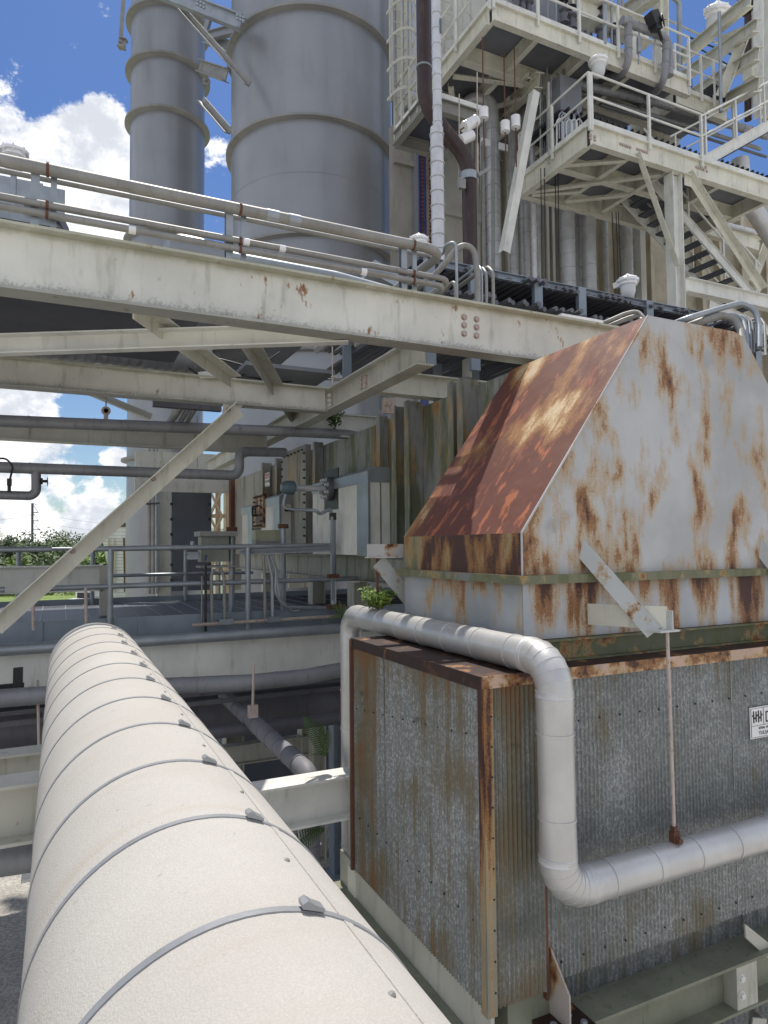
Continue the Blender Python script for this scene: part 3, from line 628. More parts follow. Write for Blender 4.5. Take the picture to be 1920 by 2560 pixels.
# bolted joint panel
yb0, yb1 = yat(764, DX-.1), yat(704, DX-.1)
bp = P1('bolted_panel', duct, MB().bb((DX-.1, yb0, -.05), (DX-.002, yb1, DT+.1)), ductw)
for s, y_ in ((0, yb0+.05), (1, yb1-.05)):
    for i in range(12): P1('bolt', bp, MB().bolt((DX-.1, y_, .05+i*.14), (-1, 0, 0), .015, .03), blackm)
for i in range(6): P1('bolt', bp, MB().bolt((DX-.1, yb0+.15+i*.2, DT+.02), (-1, 0, 0), .015, .03), blackm)
P1('valve_stub', bp, MB().tube([(DX-.1, (yb0+yb1)/2, .66), (DX-.25, (yb0+yb1)/2, .66)], .03, 10), blackm)
# insulation jackets on the duct side
def jacket(pa, pb, zt__, lab, cap=True):
    y0, y1 = yat(pa, DX-.3), yat(pb, DX-.3)
    j = P1('insulation_box', duct, corr((DX-.30, y0), (DX-.30, y1), -.11, zt__-.16, (-1, 0, 0), .09, .01).bb((DX-.285, y0, -.11), (DX-.003, y1, zt__-.02)), beigew if pa < 700 else white_p, 0, lab)
    P1('cap_flashing', j, MB().prism([(DX-.32, y0-.02, zt__-.16), (DX-.32, y0-.02, zt__-.02), (DX-.2, y0-.02, zt__+.04), (DX-.003, y0-.02, zt__+.04), (DX-.003, y0-.02, zt__-.16)], (0, y1-y0+.04, 0)), galv)
    P1('edge_flashing', j, MB().bb((DX-.318, y0-.02, -.12), (DX-.29, y0+.34, zt__-.16)), galv)
    return j
j1 = jacket(921, 783, .98, 'pale insulation box with a round instrument flange')
j2 = jacket(700, 655, .93, 'pale insulation box left of the bolted joint')
j3 = jacket(632, 606, .86, 'narrow pale insulation box at the far end')
# rusty access hatch
yh0, yh1 = yat(657, DX-.36), yat(634, DX-.36)
h = P1('access_hatch', duct, MB().bb((DX-.36, yh0, .38), (DX-.29, yh1, 1.02)), hatchm)
for z_ in (.42, .98): each(h, blackm, [((DX-.36, yh0+.08+i*(yh1-yh0-.16)/4, z_), (-1, 0, 0), .016, .03) for i in range(5)])
for y_ in (yh0+.08, yh1-.08): each(h, blackm, [((DX-.36, y_, .5+i*.13), (-1, 0, 0), .016, .03) for i in range(4)])
for y_ in (yh0+.35*(yh1-yh0), yh0+.7*(yh1-yh0)): P1('handle', h, MB().tube([(DX-.36, y_, .62), (DX-.44, y_, .62), (DX-.44, y_, .8), (DX-.36, y_, .8)], .014, 8, bend=.03), blackm)
# instrument with flange
ci = Q(812, 1222, X=DX-.40)
ins = E1('flow_transmitter', 'teal instrument head on a round bolted flange sticking out of the duct', 'instrument', ci)
P1('flange', ins, MB().lathe(ci, [(.17, -.08), (.17, -.02), (.13, 0)], 28, (-1, 0, 0)), darkp, True)
for i in range(8): P1('bolt', ins, MB().bolt(ci+Vector((0, .13*math.cos(i*.785+.4), .13*math.sin(i*.785+.4))), (-1, 0, 0), .022, .05), alu)
P1('stem', ins, MB().tube([ci, ci+Vector((-.45, 0, 0))], .045, 14), alu, True)
P1('head', ins, MB().lathe(ci+Vector((-.45, 0, 0)), [(.07, 0), (.10, .02), (.10, .12), (.085, .17), (.05, .2)], 20, (-1, 0, 0)), teal, True)
P1('recess', ins, MB().bb((ci.x+.085, ci.y-.3, ci.z-.3), (ci.x+.10, ci.y+.25, ci.z+.28)), blackm)
hd = ci+Vector((-.58, 0, -.08))
S1('flexible_conduit', 'grey flexible conduit looping from the teal instrument to the upright conduit', 'conduit',
   MB().tube(sp([hd, hd+Vector((0, 0, -.2)), Q(784, 1276, Y=8.8), Q(800, 1284, Y=8.8), Q(818, 1276, Y=8.8), Q(828, 1278, Y=8.8), Q(832, 1300, Y=8.8)]), .024, 8), galv, smooth=True)
# warning sign on the duct
sg = E1('warning_sign', 'small red, white and black warning sign high on the stained duct wall', 'sign', Q(668, 1198, X=DX-.24))
s0, s1_ = Q(663, 1184, X=DX-.22), Q(674, 1215, X=DX-.22)
P1('plate', sg, MB().bb((DX-.225, s1_.y, s1_.z), (DX-.22, s0.y, s0.z)), ltx)
P1('header', sg, MB().bb((DX-.229, s1_.y+.02, s0.z-.11), (DX-.225, s0.y-.02, s0.z-.02)), paint('red enamel', (.35, .05, .04)))
for i, t in enumerate(('DANGER', 'CONFINED', 'SPACE')):
    text(t, (DX-.2305, s0.y-.02, s0.z-.10-.095*i), .075 if i else .085, sg, 90, -90, ltx if i == 0 else blackm)

# long dark steel under the duct, and columns
S1('support_beam', 'dark grey steel beam directly under the ribbed duct', 'beam', MB().I((DX+.0, 6.0, -.122), (DX+.0, yat(600), -.122), .36, .2), ductw)
for i, px in enumerate((1205, 893, 800, 668)):
    ya = [6.4, yat(893), yat(792), yat(672)][i]
    S1('steel_column', ['grey column under the duct nearest the hood', 'stocky pale column under the middle of the duct', 'slim pale column under the duct', 'grey column under the far end of the duct'][i], 'column',
       MB().I((DX+.1, ya, -.51), (DX+.1, ya, GZ), .22, .22, up=(1, 0, 0)), cream_d)
# ============================================================ MAIN STEEL
def beamX(label, Y, xa, ya, xb, h, mat=cream, w=.18, Z=None, name='steel_beam'):
    A_ = Q(xa, ya, Y=Y); z = A_.z if Z is None else Z; B2 = Q(xb, ya, Y=Y)
    return S1(name, label, 'beam', MB().I((A_.x, Y, z), (B2.x, Y, z), h, w), mat)
B1 = S1('main_beam', 'deep cream I-beam crossing the whole view and ending behind the hood', 'beam', MB().I((-3, 5.30, 2.245), (5.6, 5.30, 2.245), .47, .2, .02, .014), cream_m)
for cx in (1160, 1191):
    for cy in (793, 813, 834):
        q = Q(cx, cy+(cx-1160)*.17, Y=5.292); P1('bolt', B1, MB().bolt(q, (0, -1, 0), .024, .02), rodm)
S1('steel_plate', 'short white plate lying on the top flange of the deep cream beam by the hood', 'plate', MB().bb((Q(1405, 800, Y=5.2).x, 5.2, 2.247), (Q(1508, 800, Y=5.2).x, 5.38, 2.275)), ltx)
B4 = S1('steel_beam', 'cream beam running away under the deep main beam, stained green', 'beam', MB().I((3.02, 5.42, 1.93), (3.02, 15.5, 1.93), .27, .18), cream_d)
B3 = S1('steel_beam', 'long cream beam below and behind the deep main beam, framing into the green-stained one', 'beam', MB().I((-3.2, 7.8, 1.94), (2.93, 7.8, 1.94), .30, .18), cream_3)
for cy in (988, 1001, 1014): P1('bolt', B3, MB().bolt(Q(824, cy, Y=7.79), (0, -1, 0), .022, .02), white_p)
for i, (px, py) in enumerate(((905, 946), (905, 958), (905, 970), (916, 943), (916, 956), (916, 968))):
    P1('bolt', B4, MB().bolt(Q(px, py, X=3.013), (-1, 0, 0), .02, .02), rodm)
B5 = S1('steel_beam', 'cream beam resting over the ribbed duct to the right of the green-stained beam', 'beam', MB().I((3.11, 6.9, 1.98), (5.4, 6.9, 1.98), .26, .18), cream)
S1('steel_beam', 'pale beam behind the plant-topped pipe, crossing the duct', 'beam', MB().I((3.11, 9.3, 1.95), (6, 9.3, 1.95), .34, .18), white_p)
S1('bearing_stub', 'small rusty bolted stub between beam and ribbed duct', 'bracket', MB().box(Q(970, 1015, Y=6.8), (.13, .05, .17)).bolt(Q(971, 1008, Y=6.77), (0, -1, 0), .03, .02), rodm)
S1('steel_beam', 'cream beam behind the dark jacketed pipes on the left', 'beam', MB().I((-4, 10.4, 1.76), (2.93, 10.4, 1.76), .29, .18), cream_d)
S1('horizontal_brace', 'nearly level white channel brace with rusty bolt patches under the main beam', 'brace', MB().Cs((-1.6, 7.12, 1.78), (2.25, 5.42, 1.925), .17, .10, .012), white_p)
for i, (p0_, p1_, lab) in enumerate((((-.15+.65, 5.6, 1.93), (1.72, 7.6, 1.93), 'cream angle brace with two bolts rising to the upper left'),
                                     ((1.4, 5.9, 1.93), (3.0, 9.4, 1.93), 'stained cream angle brace between main beam and green-stained beam'))):
    S1('angle_brace', lab, 'brace', MB().Ls(p0_, p1_, .13, .012, roll=rad(-90)), cream if i == 0 else cream_d)
S1('gusset_plate', 'white gusset plate on top of the long cream beam', 'gusset', MB().prism([Q(x, y, Y=7.72) for x, y in ((495, 930), (545, 925), (575, 945), (500, 945))], (0, .012, 0)), white_p)
gp = S1('gusset_plate', 'white gusset plate hanging below the long cream beam', 'gusset', MB().prism([Q(x, y, Y=7.74) for x, y in ((558, 1008), (610, 1010), (582, 1042), (556, 1038))], (0, .012, 0)), white_p)
db = S1('diagonal_brace', 'long cream angle brace slanting down left with rusty bolts', 'brace', MB().Ls(Q(583, 1010, Y=7.68), Q(-30, 1555, Y=7.68), .17, .012, up=(0, -1, 0), roll=rad(90)), cream)
for px, py in ((575, 1018), (388, 1191), (186, 1372)):
    P1('bolt', db, MB().bolt(Q(px-4, py+6, Y=7.67), (0, -1, 0), .022, .02), rodm)
S1('diagonal_brace', 'thin cream brace crossing the sky left of the grey stack', 'brace', MB().Ls(Q(195, 978, Y=11.5), Q(375, 1052, Y=11.5), .12), cream_d)
# short columns and struts between decks (left)
S1('steel_strut', 'stained cream strut standing between two cream beams, left', 'strut', MB().Ls(Q(240, 800, Y=9.6), Q(238, 925, Y=9.6), .26), cream_d)
for i, (xa, xb) in enumerate(((482, 505), (513, 521), (527, 536), (545, 549))):
    S1('vertical_pipe', ['thick', 'thin second', 'thin third', 'thin fourth'][i]+' grey upright tube between the beams below the main beam', 'pipe',
       MB().tube([Q((xa+xb)/2, 830, Y=12), Q((xa+xb)/2, 935, Y=12)], (xb-xa)/2/1707*11, 10), galv, smooth=True)
S1('vertical_pipe', 'thin grey pipe under the cable tray between beam and duct, left one', 'pipe', MB().tube([(Q(1098, 880, Y=8.6).x, 8.6, 2.3), (Q(1098, 880, Y=8.6).x, 8.6, 1.9)], .03, 8), galv, smooth=True)
S1('vertical_pipe', 'white pipe stub seen between the main beam and the beam over the duct', 'pipe', MB().tube([Q(1168, 870, Y=8.6), Q(1168, 945, Y=8.6)], .075, 14), white_p, smooth=True)

for i, (pts, lab) in enumerate(((((450, 905), (520, 948), (600, 942), (700, 880)), 'loose black cable sagging under the main beam, left'), (((590, 935), (700, 955), (760, 948), (880, 950)), 'loose black cable sagging above the green-stained beam'), (((470, 880), (560, 900), (700, 935), (860, 946)), 'thin black cable stretched behind the angle braces'))):
    S1('loose_cable', lab, 'cable', MB().tube(sp([Q(x, y, Y=8.9+.1*i) for x, y in pts]), .012, 6), blackm)
# decks seen from below
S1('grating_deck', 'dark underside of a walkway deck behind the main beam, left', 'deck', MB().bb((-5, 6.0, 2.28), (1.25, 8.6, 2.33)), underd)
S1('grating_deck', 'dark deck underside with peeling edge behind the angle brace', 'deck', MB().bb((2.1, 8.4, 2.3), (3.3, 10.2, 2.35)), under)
S1('corrugated_fascia', 'grey ribbed drum edge below the dark deck at far left', 'fascia', MB().tube([(-6, 9.0, 2.55), (1.75, 9.0, 2.55)], .26, 16, band=.12, bw=.05, bh=.012), alud, smooth=True)
S1('wall_girt', 'wide grey panel strip behind the upper struts', 'panel', MB().bb((-3.5, 13.0, 2.75), (3.8, 13.1, 3.4)), cream_d)
S1('wall_girt', 'beige panel band under the bent grey pipe', 'panel', MB().bb((1.6, 16.9, 1.35), (4.0, 17.0, 2.3)), cream_d)

S1('grating_deck', 'unseen high deck added to shade the grating platform', 'deck', MB().bb((-6, 9.6, 3.45), (3.75, 13.2, 3.5)), under)  # hidden from view, added to darken the platform and duct zone below
# ============================================================ LEFT MID PIPES
def pipe(label, pts, r_, mat=alud, bend=.15, band=.35, name='jacketed_pipe', n=16, **k):
    return S1(name, label, 'pipe', MB().tube(pts, r_, n, bend=bend, band=band, **k), mat, smooth=True)
YA = 9.0
pa = pipe('upper dark jacketed pipe crossing left to the duct, a shrub on top', [Q(-60, 1050, Y=YA), Q(700, 1078, Y=YA), Q(1000, 1093, Y=9.6)], .068*1.05)
YB_ = 9.4
pipe('lower dark jacketed pipe that steps up in a double elbow to the duct', [Q(-60, 1166, Y=YB_), Q(598, 1189, Y=YB_), Q(598, 1129, Y=YB_+.02), Q(712, 1131, Y=YB_+.3)], .068, bend=.12)
pipe('short drop pipe with an elbow hanging from the lower dark pipe, far left', [Q(90, 1175, Y=YB_), Q(91, 1240, Y=YB_), Q(-60, 1236, Y=YB_)], .055, bend=.09, band=0)
v = S1('hand_valve', 'small black hand valve on the drop pipe against the sky', 'valve', MB().tube([Q(100, 1203, Y=YB_-.03), Q(118, 1203, Y=YB_-.03)], .018, 8), blackm)
P1('handwheel', v, MB().lathe(Q(119, 1204, Y=YB_-.03), [(.035, -.006), (.075, 0), (.035, .006)], 14, (1, 0, 0)), blackm)
P1('bonnet', v, MB().lathe(Q(105, 1203, Y=YB_-.03), [(.04, -.01), (.04, .01)], 10, (1, 0, 0)), blackm)
v = S1('black_sensor', 'black sensor box with a curled cable at the left edge', 'sensor', MB().bb(Q(17, 1213, Y=YB_-.1), Q(30, 1198, Y=YB_+.0)).tube([Q(23, 1212, Y=YB_-.05), Q(23, 1230, Y=YB_-.05)], .02, 8), blackm)
P1('cable', v, MB().tube([Q(25, 1198, Y=YB_-.05), Q(33, 1165, Y=YB_-.15), Q(15, 1146, Y=YB_-.15), Q(-8, 1146, Y=YB_-.15)], .012, 6, bend=.08), blackm, True)
hr = S1('hanger_rod', 'thin rod with a shackle holding the upper dark pipe', 'rod', MB().tube([Q(265, 805, Y=YA), Q(265, 1015, Y=YA)], .008, 6), galv)
P1('shackle', hr, MB().lathe(Q(265, 1027, Y=YA), [(.03, -.012), (.055, -.012), (.055, .012), (.03, .012), (.03, -.012)], 16, (0, 1, 0)).box(Q(265, 1042, Y=YA), (.05, .04, .09)), rodm)
S1('hanger_rod', 'thin rusty chain rod right of the grey stack', 'rod', MB().tube([Q(493, 1040, Y=YB_), Q(493, 1170, Y=YB_)], .008, 6), rodm)
S1('hanger_rod', 'thin pale rod in front of the dark deck, centre', 'rod', MB().tube([Q(831, 866, Y=7.5), Q(831, 966, Y=7.5)], .008, 6), rodm)
# unistrut with three pipes
us = S1('strut_channel', 'dark grey strut channel carrying three slanting tubes against the stack', 'channel', MB().box(Q(469, 1014, Y=8.6), (.82, .1, .09)).box(Q(524, 1009, Y=8.6), (.1, .1, .16)), darkp)
for i, (x0_, x1_) in enumerate(((462, 425), (485, 450), (500, 468))):
    S1('conduit', ['left', 'middle', 'right'][i]+' one of three slanting tubes on the strut channel', 'conduit', MB().tube([Q(x0_, 1000, Y=8.6), Q(x1_, 1056, Y=10.2)], [.05, .035, .03][i], 10), galvd, 'tubes on the strut channel', True)

# ============================================================ PLATFORM WITH RAILS
plat = E1('grating_platform', 'dark steel grating walkway platform behind the end of the big white pipe', 'platform', (3, 13, -.925))
PY0, PY1 = 9.0, 12.5
gm = MB().bb((-6, PY0, -.957), (DX+4, PY1, -.925)); P1('deck', plat, gm, dkgray)
sm = MB()
for i in range(44): x = -5.9+i*.3; sm.bar((x, PY0, -.922), (x+.02*math.sin(i*2.3), PY1, -.922), .012, .006)
o = P1('grating_joints', plat, sm, alud)
P1('toe_plate', plat, MB().bb((-6, PY0-.012, -1.14), (DX+4, PY0, -.845)).bb((-6, PY1, -1.03), (DX+4, PY1+.012, -.83)), bluegalv)
for x in (-.25, .9, 3.3): P1('toe_clip', plat, MB().bb((x, PY0-.03, -1.07), (x+.1, PY0-.012, -.85)), bluegalv)
def rail(par, p0, p1, r_=.033): return P1('rail', par, MB().tube([p0, p1], r_, 10), galv, True)
r1 = E1('guard_rail', 'near galvanised guard rail in front of the grating platform', 'railing', (2, PY0-.05, -1.0))
ry = PY0-.04
xa_ = Q(238, 1363, Y=ry).x; xr = Q(828, 1357, Y=ry).x
rail(r1, (xa_, ry, 0.0), (xr, ry, 0.02)); rail(r1, (Q(126, 1469, Y=ry).x, ry, -.457), (xr+1.5, ry, -.45))
rail(r1, (-4, ry, 0), (Q(130, 1363, Y=ry).x, ry, 0)); rail(r1, (-4, ry, -.457), (Q(12, 1476, Y=ry).x, ry, -.457))
for px in (276, 620): P1('post', r1, MB().tube([(Q(px, 1450, Y=ry).x, ry, -1.08), (Q(px, 1450, Y=ry).x, ry, 0)], .036, 12), galv, True)
r2 = E1('guard_rail', 'far galvanised guard rail along the back of the grating platform', 'railing', (2, PY1, -1.0))
for z_ in (0.0, -.457): rail(r2, (-5, PY1-.05, z_), (DX-.6, PY1-.05, z_), .03)
for px in (45, 231, 464): P1('post', r2, MB().tube([(Q(px, 1450, Y=PY1-.05).x, PY1-.05, -.95), (Q(px, 1450, Y=PY1-.05).x, PY1-.05, 0)], .036, 10), galv, True)
# posts standing with conduits, mid platform
for i, (px, w, zt2, lab) in enumerate(((579, 11, .224, 'tall galvanised post with a rusty cap beside the grey junction box'), (708, 11, .27, 'galvanised post with a rusty top in front of the insulated duct'), (548, 5, .0, 'slim post behind the tall post'), (910, 9, -.3, 'grey post deep under the duct'))):
    y_ = 9.4 if i < 2 else 12.5
    x_ = Q(px, 1450, Y=y_).x
    o = S1('steel_post', lab, 'post', MB().tube([(x_, y_, -.925), (x_, y_, zt2)], w/1707*10*.55*1.1, 12), galv, smooth=True)
    if i < 2: P1('cap', o, MB().tube([(x_, y_, zt2), (x_, y_, zt2+.06)], .075, 12), rustm)
# junction boxes
jb = E1('junction_box', 'lichen-grey metal box under a small shelf on the platform rail', 'box', Q(537, 1400, Y=9.3))
P1('housing', jb, MB().bb(Q(503, 1405, Y=9.3), Q(562, 1340, Y=9.55)), paint('lichen grey', (.27, .28, .25), g=.8, grime=(.2, .22, .1), sc=4))
P1('hood', jb, MB().bb(Q(500, 1340, Y=9.2), Q(576, 1330, Y=9.65)), galvd)
P1('tray', jb, MB().bb(Q(500, 1420, Y=9.25), Q(576, 1412, Y=9.55)), galvd)
jb = E1('junction_box', 'pale yellow equipment box on the platform rail in front of the duct', 'box', Q(663, 1345, Y=9.65))
P1('housing', jb, MB().bb(Q(639, 1350, Y=9.65), Q(688, 1326, Y=9.85)), lemon)
P1('base', jb, MB().bb(Q(640, 1372, Y=9.6), Q(700, 1351, Y=9.8)), galvd)
v = S1('ball_valve', 'small valve with a blue lever left of the lichen-grey box', 'valve', MB().box(Q(482, 1389, Y=9.2), (.14, .1, .1)).tube([Q(462, 1385, Y=9.2), Q(500, 1385, Y=9.2)], .015, 8).lathe(Q(482, 1372, Y=9.2), [(.04, 0), (.03, .1)], 10), galv)
P1('lever', v, MB().bar(Q(516, 1388, Y=9.2), Q(513, 1402, Y=9.2), .03, .02), paint('blue lever', (.03, .07, .2)))
# conduit rack along the rail
S1('cable_tray', 'perforated strut rail running along the platform top rail to the upright conduit', 'tray', MB().Cs(Q(600, 1374, Y=9.05), Q(825, 1366, Y=8.85), .07, .04, .006).tube([Q(600, 1381, Y=9.0), Q(815, 1373, Y=8.85), Q(828, 1360, Y=8.85), Q(826, 1310, Y=8.85)], .012, 6, bend=.08), galv)
up = S1('upright_conduit', 'tall pair of upright conduits with a black cap right of the platform', 'conduit', MB().tube([Q(832, 1300, Y=8.8), Q(834, 1512, Y=8.8)], .04, 12).Cs(Q(825, 1292, Y=8.8), Q(827, 1500, Y=8.8), .05, .03, .005), galv, smooth=True)
P1('cap', up, MB().tube([Q(832, 1282, Y=8.8), Q(832, 1300, Y=8.8)], .05, 12), blackm)
P1('clamp', up, MB().box(Q(833, 1440, Y=8.75), (.16, .06, .05)), rustm)
P1('clamp', up, MB().box(Q(838, 1516, Y=8.8), (.22, .1, .06)), rustm)
fc = [((658, 1388), (661, 1440), (663, 1555)), ((668, 1388), (680, 1440), (681, 1548)), ((676, 1388), (690, 1425), (688, 1480), (710, 1518), (830, 1520)), ((682, 1388), (692, 1440), (698, 1500), (735, 1530), (748, 1525)),
      ((535, 1422), (528, 1440), (531, 1560)), ((549, 1420), (560, 1440), (562, 1552)), ((514, 1300+110), (514, 1600)), ((505, 1440), (504, 1560))]
for i, pts in enumerate(fc):
    S1('conduit', ['leftmost', 'second', 'long curving third', 'curving fourth', 'first hooked', 'second hooked', 'dark straight', 'thin straight'][i]+(' conduit dropping from the yellow box' if i < 4 else ' conduit dropping from the lichen-grey box'), 'conduit',
       MB().tube([Q(x, y, Y=8.9) for x, y in pts], (.022, .024, .024, .02, .022, .022, .016, .01)[i], 8, bend=.15), [galvd, galv, galv, galv, galvd, galvd, blackm, galvd][i], 'conduits at the platform edge', True)
for i, (px, py) in enumerate(((564, 1554), (684, 1548))):
    o = S1('conduit_fitting', ['galvanised conduit body under the lichen-grey box', 'galvanised conduit body under the yellow box'][i], 'fitting', MB().box(Q(px, py, Y=8.85), (.18, .09, .07)), galv)
S1('conduit', 'rusty horizontal conduit along the lower edge of the platform', 'conduit', MB().tube([Q(480, 1563, Y=8.85), Q(700, 1549, Y=8.85), Q(880, 1538, Y=8.85)], .022, 8), rodm, smooth=True)
# cream beam and column standing on the platform, left
lb = S1('steel_beam', 'grey-cream beam with a rust-streaked end above the grating platform', 'beam', MB().I((-5, 10.35, -.224), (Q(258, 1440, Y=10.35).x, 10.35, -.224), .36, .2), white_p)
S1('steel_column', 'cream column on the grating platform behind the galvanised post', 'column', MB().bb((Q(250, 1500, Y=10.25).x, 10.25, -.925), (Q(274, 1500, Y=10.25).x, 10.45, -.235)), cream_d)
for i, px in enumerate((82, 214)):
    S1('hanger_rod', ['rusty white hanging rod in front of the grating platform, left', 'rusty white hanging rod in front of the grating platform, right'][i], 'rod', MB().tube([Q(px, 1470, Y=8.53), Q(px+2, 1575, Y=8.53)], .018, 8), rodm, smooth=True)
# edge beam below platform with a conduit on top
eb = S1('steel_beam', 'long grey-white beam below the platform edge behind the big pipe', 'beam', MB().I((-5, 8.53, -1.12), (4.2, 8.53, -1.12), .535, .2), white_p)
for cx in (610, 636):
    for cy in (1589, 1604): P1('bolt', eb, MB().bolt(Q(cx, cy-(cx-610)*.1, Y=8.52), (0, -1, 0), .028, .02), white_p)
pipe('smooth grey conduit along the top of the beam below the platform', [(-5, 8.38, -1.07), (4.3, 8.38, -1.07)], .065, galv, band=0, name='conduit')
# ferns at the beam, cable clips
S1('pipe_support', 'thin dark support rail under the platform beam', 'support', MB().bar((-5, 8.36, -1.74), (4.3, 8.36, -1.74), .04, .04).bar((-5, 8.27, -1.845), (4.3, 8.27, -1.81), .05, .05), darkp)
S1('dark_clamp', 'black clamp with comb teeth under the beam at far left', 'clamp', MB().box(Q(45, 1700, Y=8.2), (.09, .1, .25)).box(Q(30, 1715, Y=8.2), (.224, .03, .05)), blackm)

# ============================================================ PIPES AND STEEL BELOW
pipe('grey-blue jacketed pipe crossing just under the platform beam', [Q(-80, 1752, Y=7.9), Q(400, 1716, Y=7.9), Q(620, 1706, Y=7.8), Q(760, 1692, Y=7.8), Q(905, 1665, Y=7.8)], .092, alud, bend=.1)
pipe('thick dark pipe crossing low behind the white pipe', [Q(-80, 1830, Y=9.9), Q(905, 1745, Y=9.9)], .30, darkp, band=.6, n=28)
pipe('second thick dark pipe above the low one', [Q(300, 1745, Y=10.4), Q(905, 1712, Y=10.4)], .15, darkp, band=.5, n=20)
pipe('thin black pipe crossing the gravel view', [Q(500, 1836, Y=7.9), Q(905, 1789, Y=7.9)], .07, darkp, band=0)
pipe('dark jacketed pipe slanting toward the camera under the frame', [Q(562, 1740, Y=9.3), (Q(562, 1740, Y=9.3).x, 5.86, Q(562, 1740, Y=9.3).z-.03), (Q(562, 1740, Y=9.3).x, 5.84, -3.4)], .088, darkj, band=.28, n=24, bh=.008)
hr = S1('hanger_rod', 'white rod with a clevis holding the slanting dark pipe', 'rod', MB().tube([Q(634, 1660, Y=7.3), Q(632, 1770, Y=7.3)], .015, 8), rodm)
P1('clevis', hr, MB().box(Q(632, 1778, Y=7.3), (.10, .06, .13)), rodm)
S1('steel_beam', 'white beam framing into the corrugated box beneath the slanting pipe', 'beam', MB().I((-.2, 5.55, -1.935), (3.0, 5.55, -1.935), .36, .24, .02), white_p)
z1 = Q(20, 1967, Y=4.75).z; y1_ = Q(20, 1936, Z=z1).y
S1('steel_beam', 'cream beam with a grimy top emerging left of the big white pipe', 'beam', MB().I((-3.5, (4.75+y1_)/2, z1), (.9, (4.75+y1_)/2, z1), .36, y1_-4.75, .02), cream_d)
S1('steel_beam', 'far stained beam left of the big white pipe, above the cream one', 'beam', MB().I((-4.5, 6.5, Q(20, 1888, Y=6.4).z), (1.0, 6.5, Q(20, 1888, Y=6.4).z), .3, .24, .02), cream_d)
pipe('grey pipe at the left edge under the cream beam', [Q(-80, 2162, Y=5.1), Q(140, 2130, Y=5.1)], .10, alud, band=0)
S1('hanger_rod', 'rusty rod at far left in front of the cream metal roof', 'rod', MB().tube([Q(94, 1700, Y=8), Q(98, 1890, Y=8)], .014, 8), rodm, smooth=True)
# low building with ribbed roof
sh = E1('low_building', 'small low building with a cream ribbed metal roof at far left below', 'building', (-2, 20, GZ))
ym = Q(50, 1858, Z=-3.8).y
rp = MB().bb((-12, ym, -3.83), (1.0, ym+3, -3.8))
for i in range(32): rp.bb((-12+i*.4, ym, -3.8), (-11.93+i*.4, ym+3, -3.75))
P1('roof', sh, rp, roofm); P1('wall', sh, MB().bb((-11.9, ym+.15, GZ), (.9, ym+2.8, -3.84)), roofm)
# columns at ground under the platform
for i, (px, Y_, w, lab) in enumerate(((605, 11.5, .3, 'tall white column in the shadows under the platform'), (780, 11, .22, 'pale column standing in the gap left of the corrugated box'), (870, 10.6, .16, 'narrow column just left of the jacketed drop pipe'), (380, 14, .3, 'column hidden behind the big pipe under the platform'))):
    x_ = Q(px, 1900, Y=Y_).x
    S1('steel_column', lab, 'column', MB().I((x_, Y_, -1.95), (x_, Y_, GZ), w, w, .02, .02, up=(1, 0, 0)), [cream_d, cream, cream_d, cream_d][i])
fc_ = Q(860, 2200, Z=GZ)
o = S1('steel_column', 'grey column with a base plate on the gravel beside the corrugated box', 'column', MB().I((fc_.x, fc_.y, -2.2), (fc_.x, fc_.y, GZ+.12), .2, .2, .015, .015, up=(1, 0, 0)), bluegalv)
P1('base_plate', o, MB().bb((fc_.x-.22, fc_.y-.22, GZ+.10), (fc_.x+.22, fc_.y+.22, GZ+.14)), bluegalv)
S1('concrete_pier', 'dark concrete pier under the grey column', 'pier', MB().bb((fc_.x-.3, fc_.y-.3, GZ), (fc_.x+.3, fc_.y+.3, GZ+.098)), darkp)
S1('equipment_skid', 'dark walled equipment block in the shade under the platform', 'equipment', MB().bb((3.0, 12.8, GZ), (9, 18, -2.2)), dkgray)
S1('steel_beam', 'dark beam low under the platform on the right', 'beam', MB().I((2.2, 10.9, -3.1), (4.2, 10.9, -3.1), .3, .2), cream_d)
S1('metal_door', 'sunlit white rust-streaked panel under the duct', 'panel', MB().bb(Q(723, 1470, Y=15), Q(768, 1392, Y=15.1)), rusty('rust streaked white panel', .6, base=(.72, .70, .60), stretch=(5, 5, .6), z0=(2, .2, .7, .12)))
# ============================================================ STACKS
def stack(x0, x1, T, tops, label, extra=None, zt=20):
    u0, u1 = ray(x0, 1280), ray(x1, 1280); a0, a1 = math.atan2(u0.x, u0.y), math.atan2(u1.x, u1.y)
    am, ha = (a0+a1)/2, (a1-a0)/2; c = ray((x0+x1)/2, 1280)*T; D = math.hypot(c.x, c.y); R_ = D*math.sin(ha)
    ctr = Vector((math.sin(am)*D, math.cos(am)*D, 0)); fr_ = ctr*((D-R_)/D)
    st_ = S1('exhaust_stack', label, 'stack', MB().lathe((ctr.x, ctr.y, GZ), [(R_, 0), (R_, zt-GZ)], 96), tankm, smooth=True)
    for px_y in tops:
        d = ray((x0+x1)/2, px_y); z = d.z*(math.hypot(fr_.x, fr_.y)/math.hypot(d.x, d.y))
        q = .05*D/20; P1('stiffener_ring', st_, MB().lathe((ctr.x, ctr.y, z), [(R_, -q*1.9), (R_+.02, -q*1.7), (R_+.15*D/20, -q*1.3), (R_+.15*D/20, 0), (R_, .015)], 96), ringm, True)
    return st_, ctr, R_, D
st2, c2, R2, D2 = stack(575, 986, 20, [15, 289, 582, 870], 'very wide grey exhaust stack with stiffener rings, upper centre')
st1, c1, R1, D1 = stack(315, 507, 22.5, [-130, 4, 133, 268, 571, 1140], 'narrow grey exhaust stack with stiffener rings, left of the wide one')
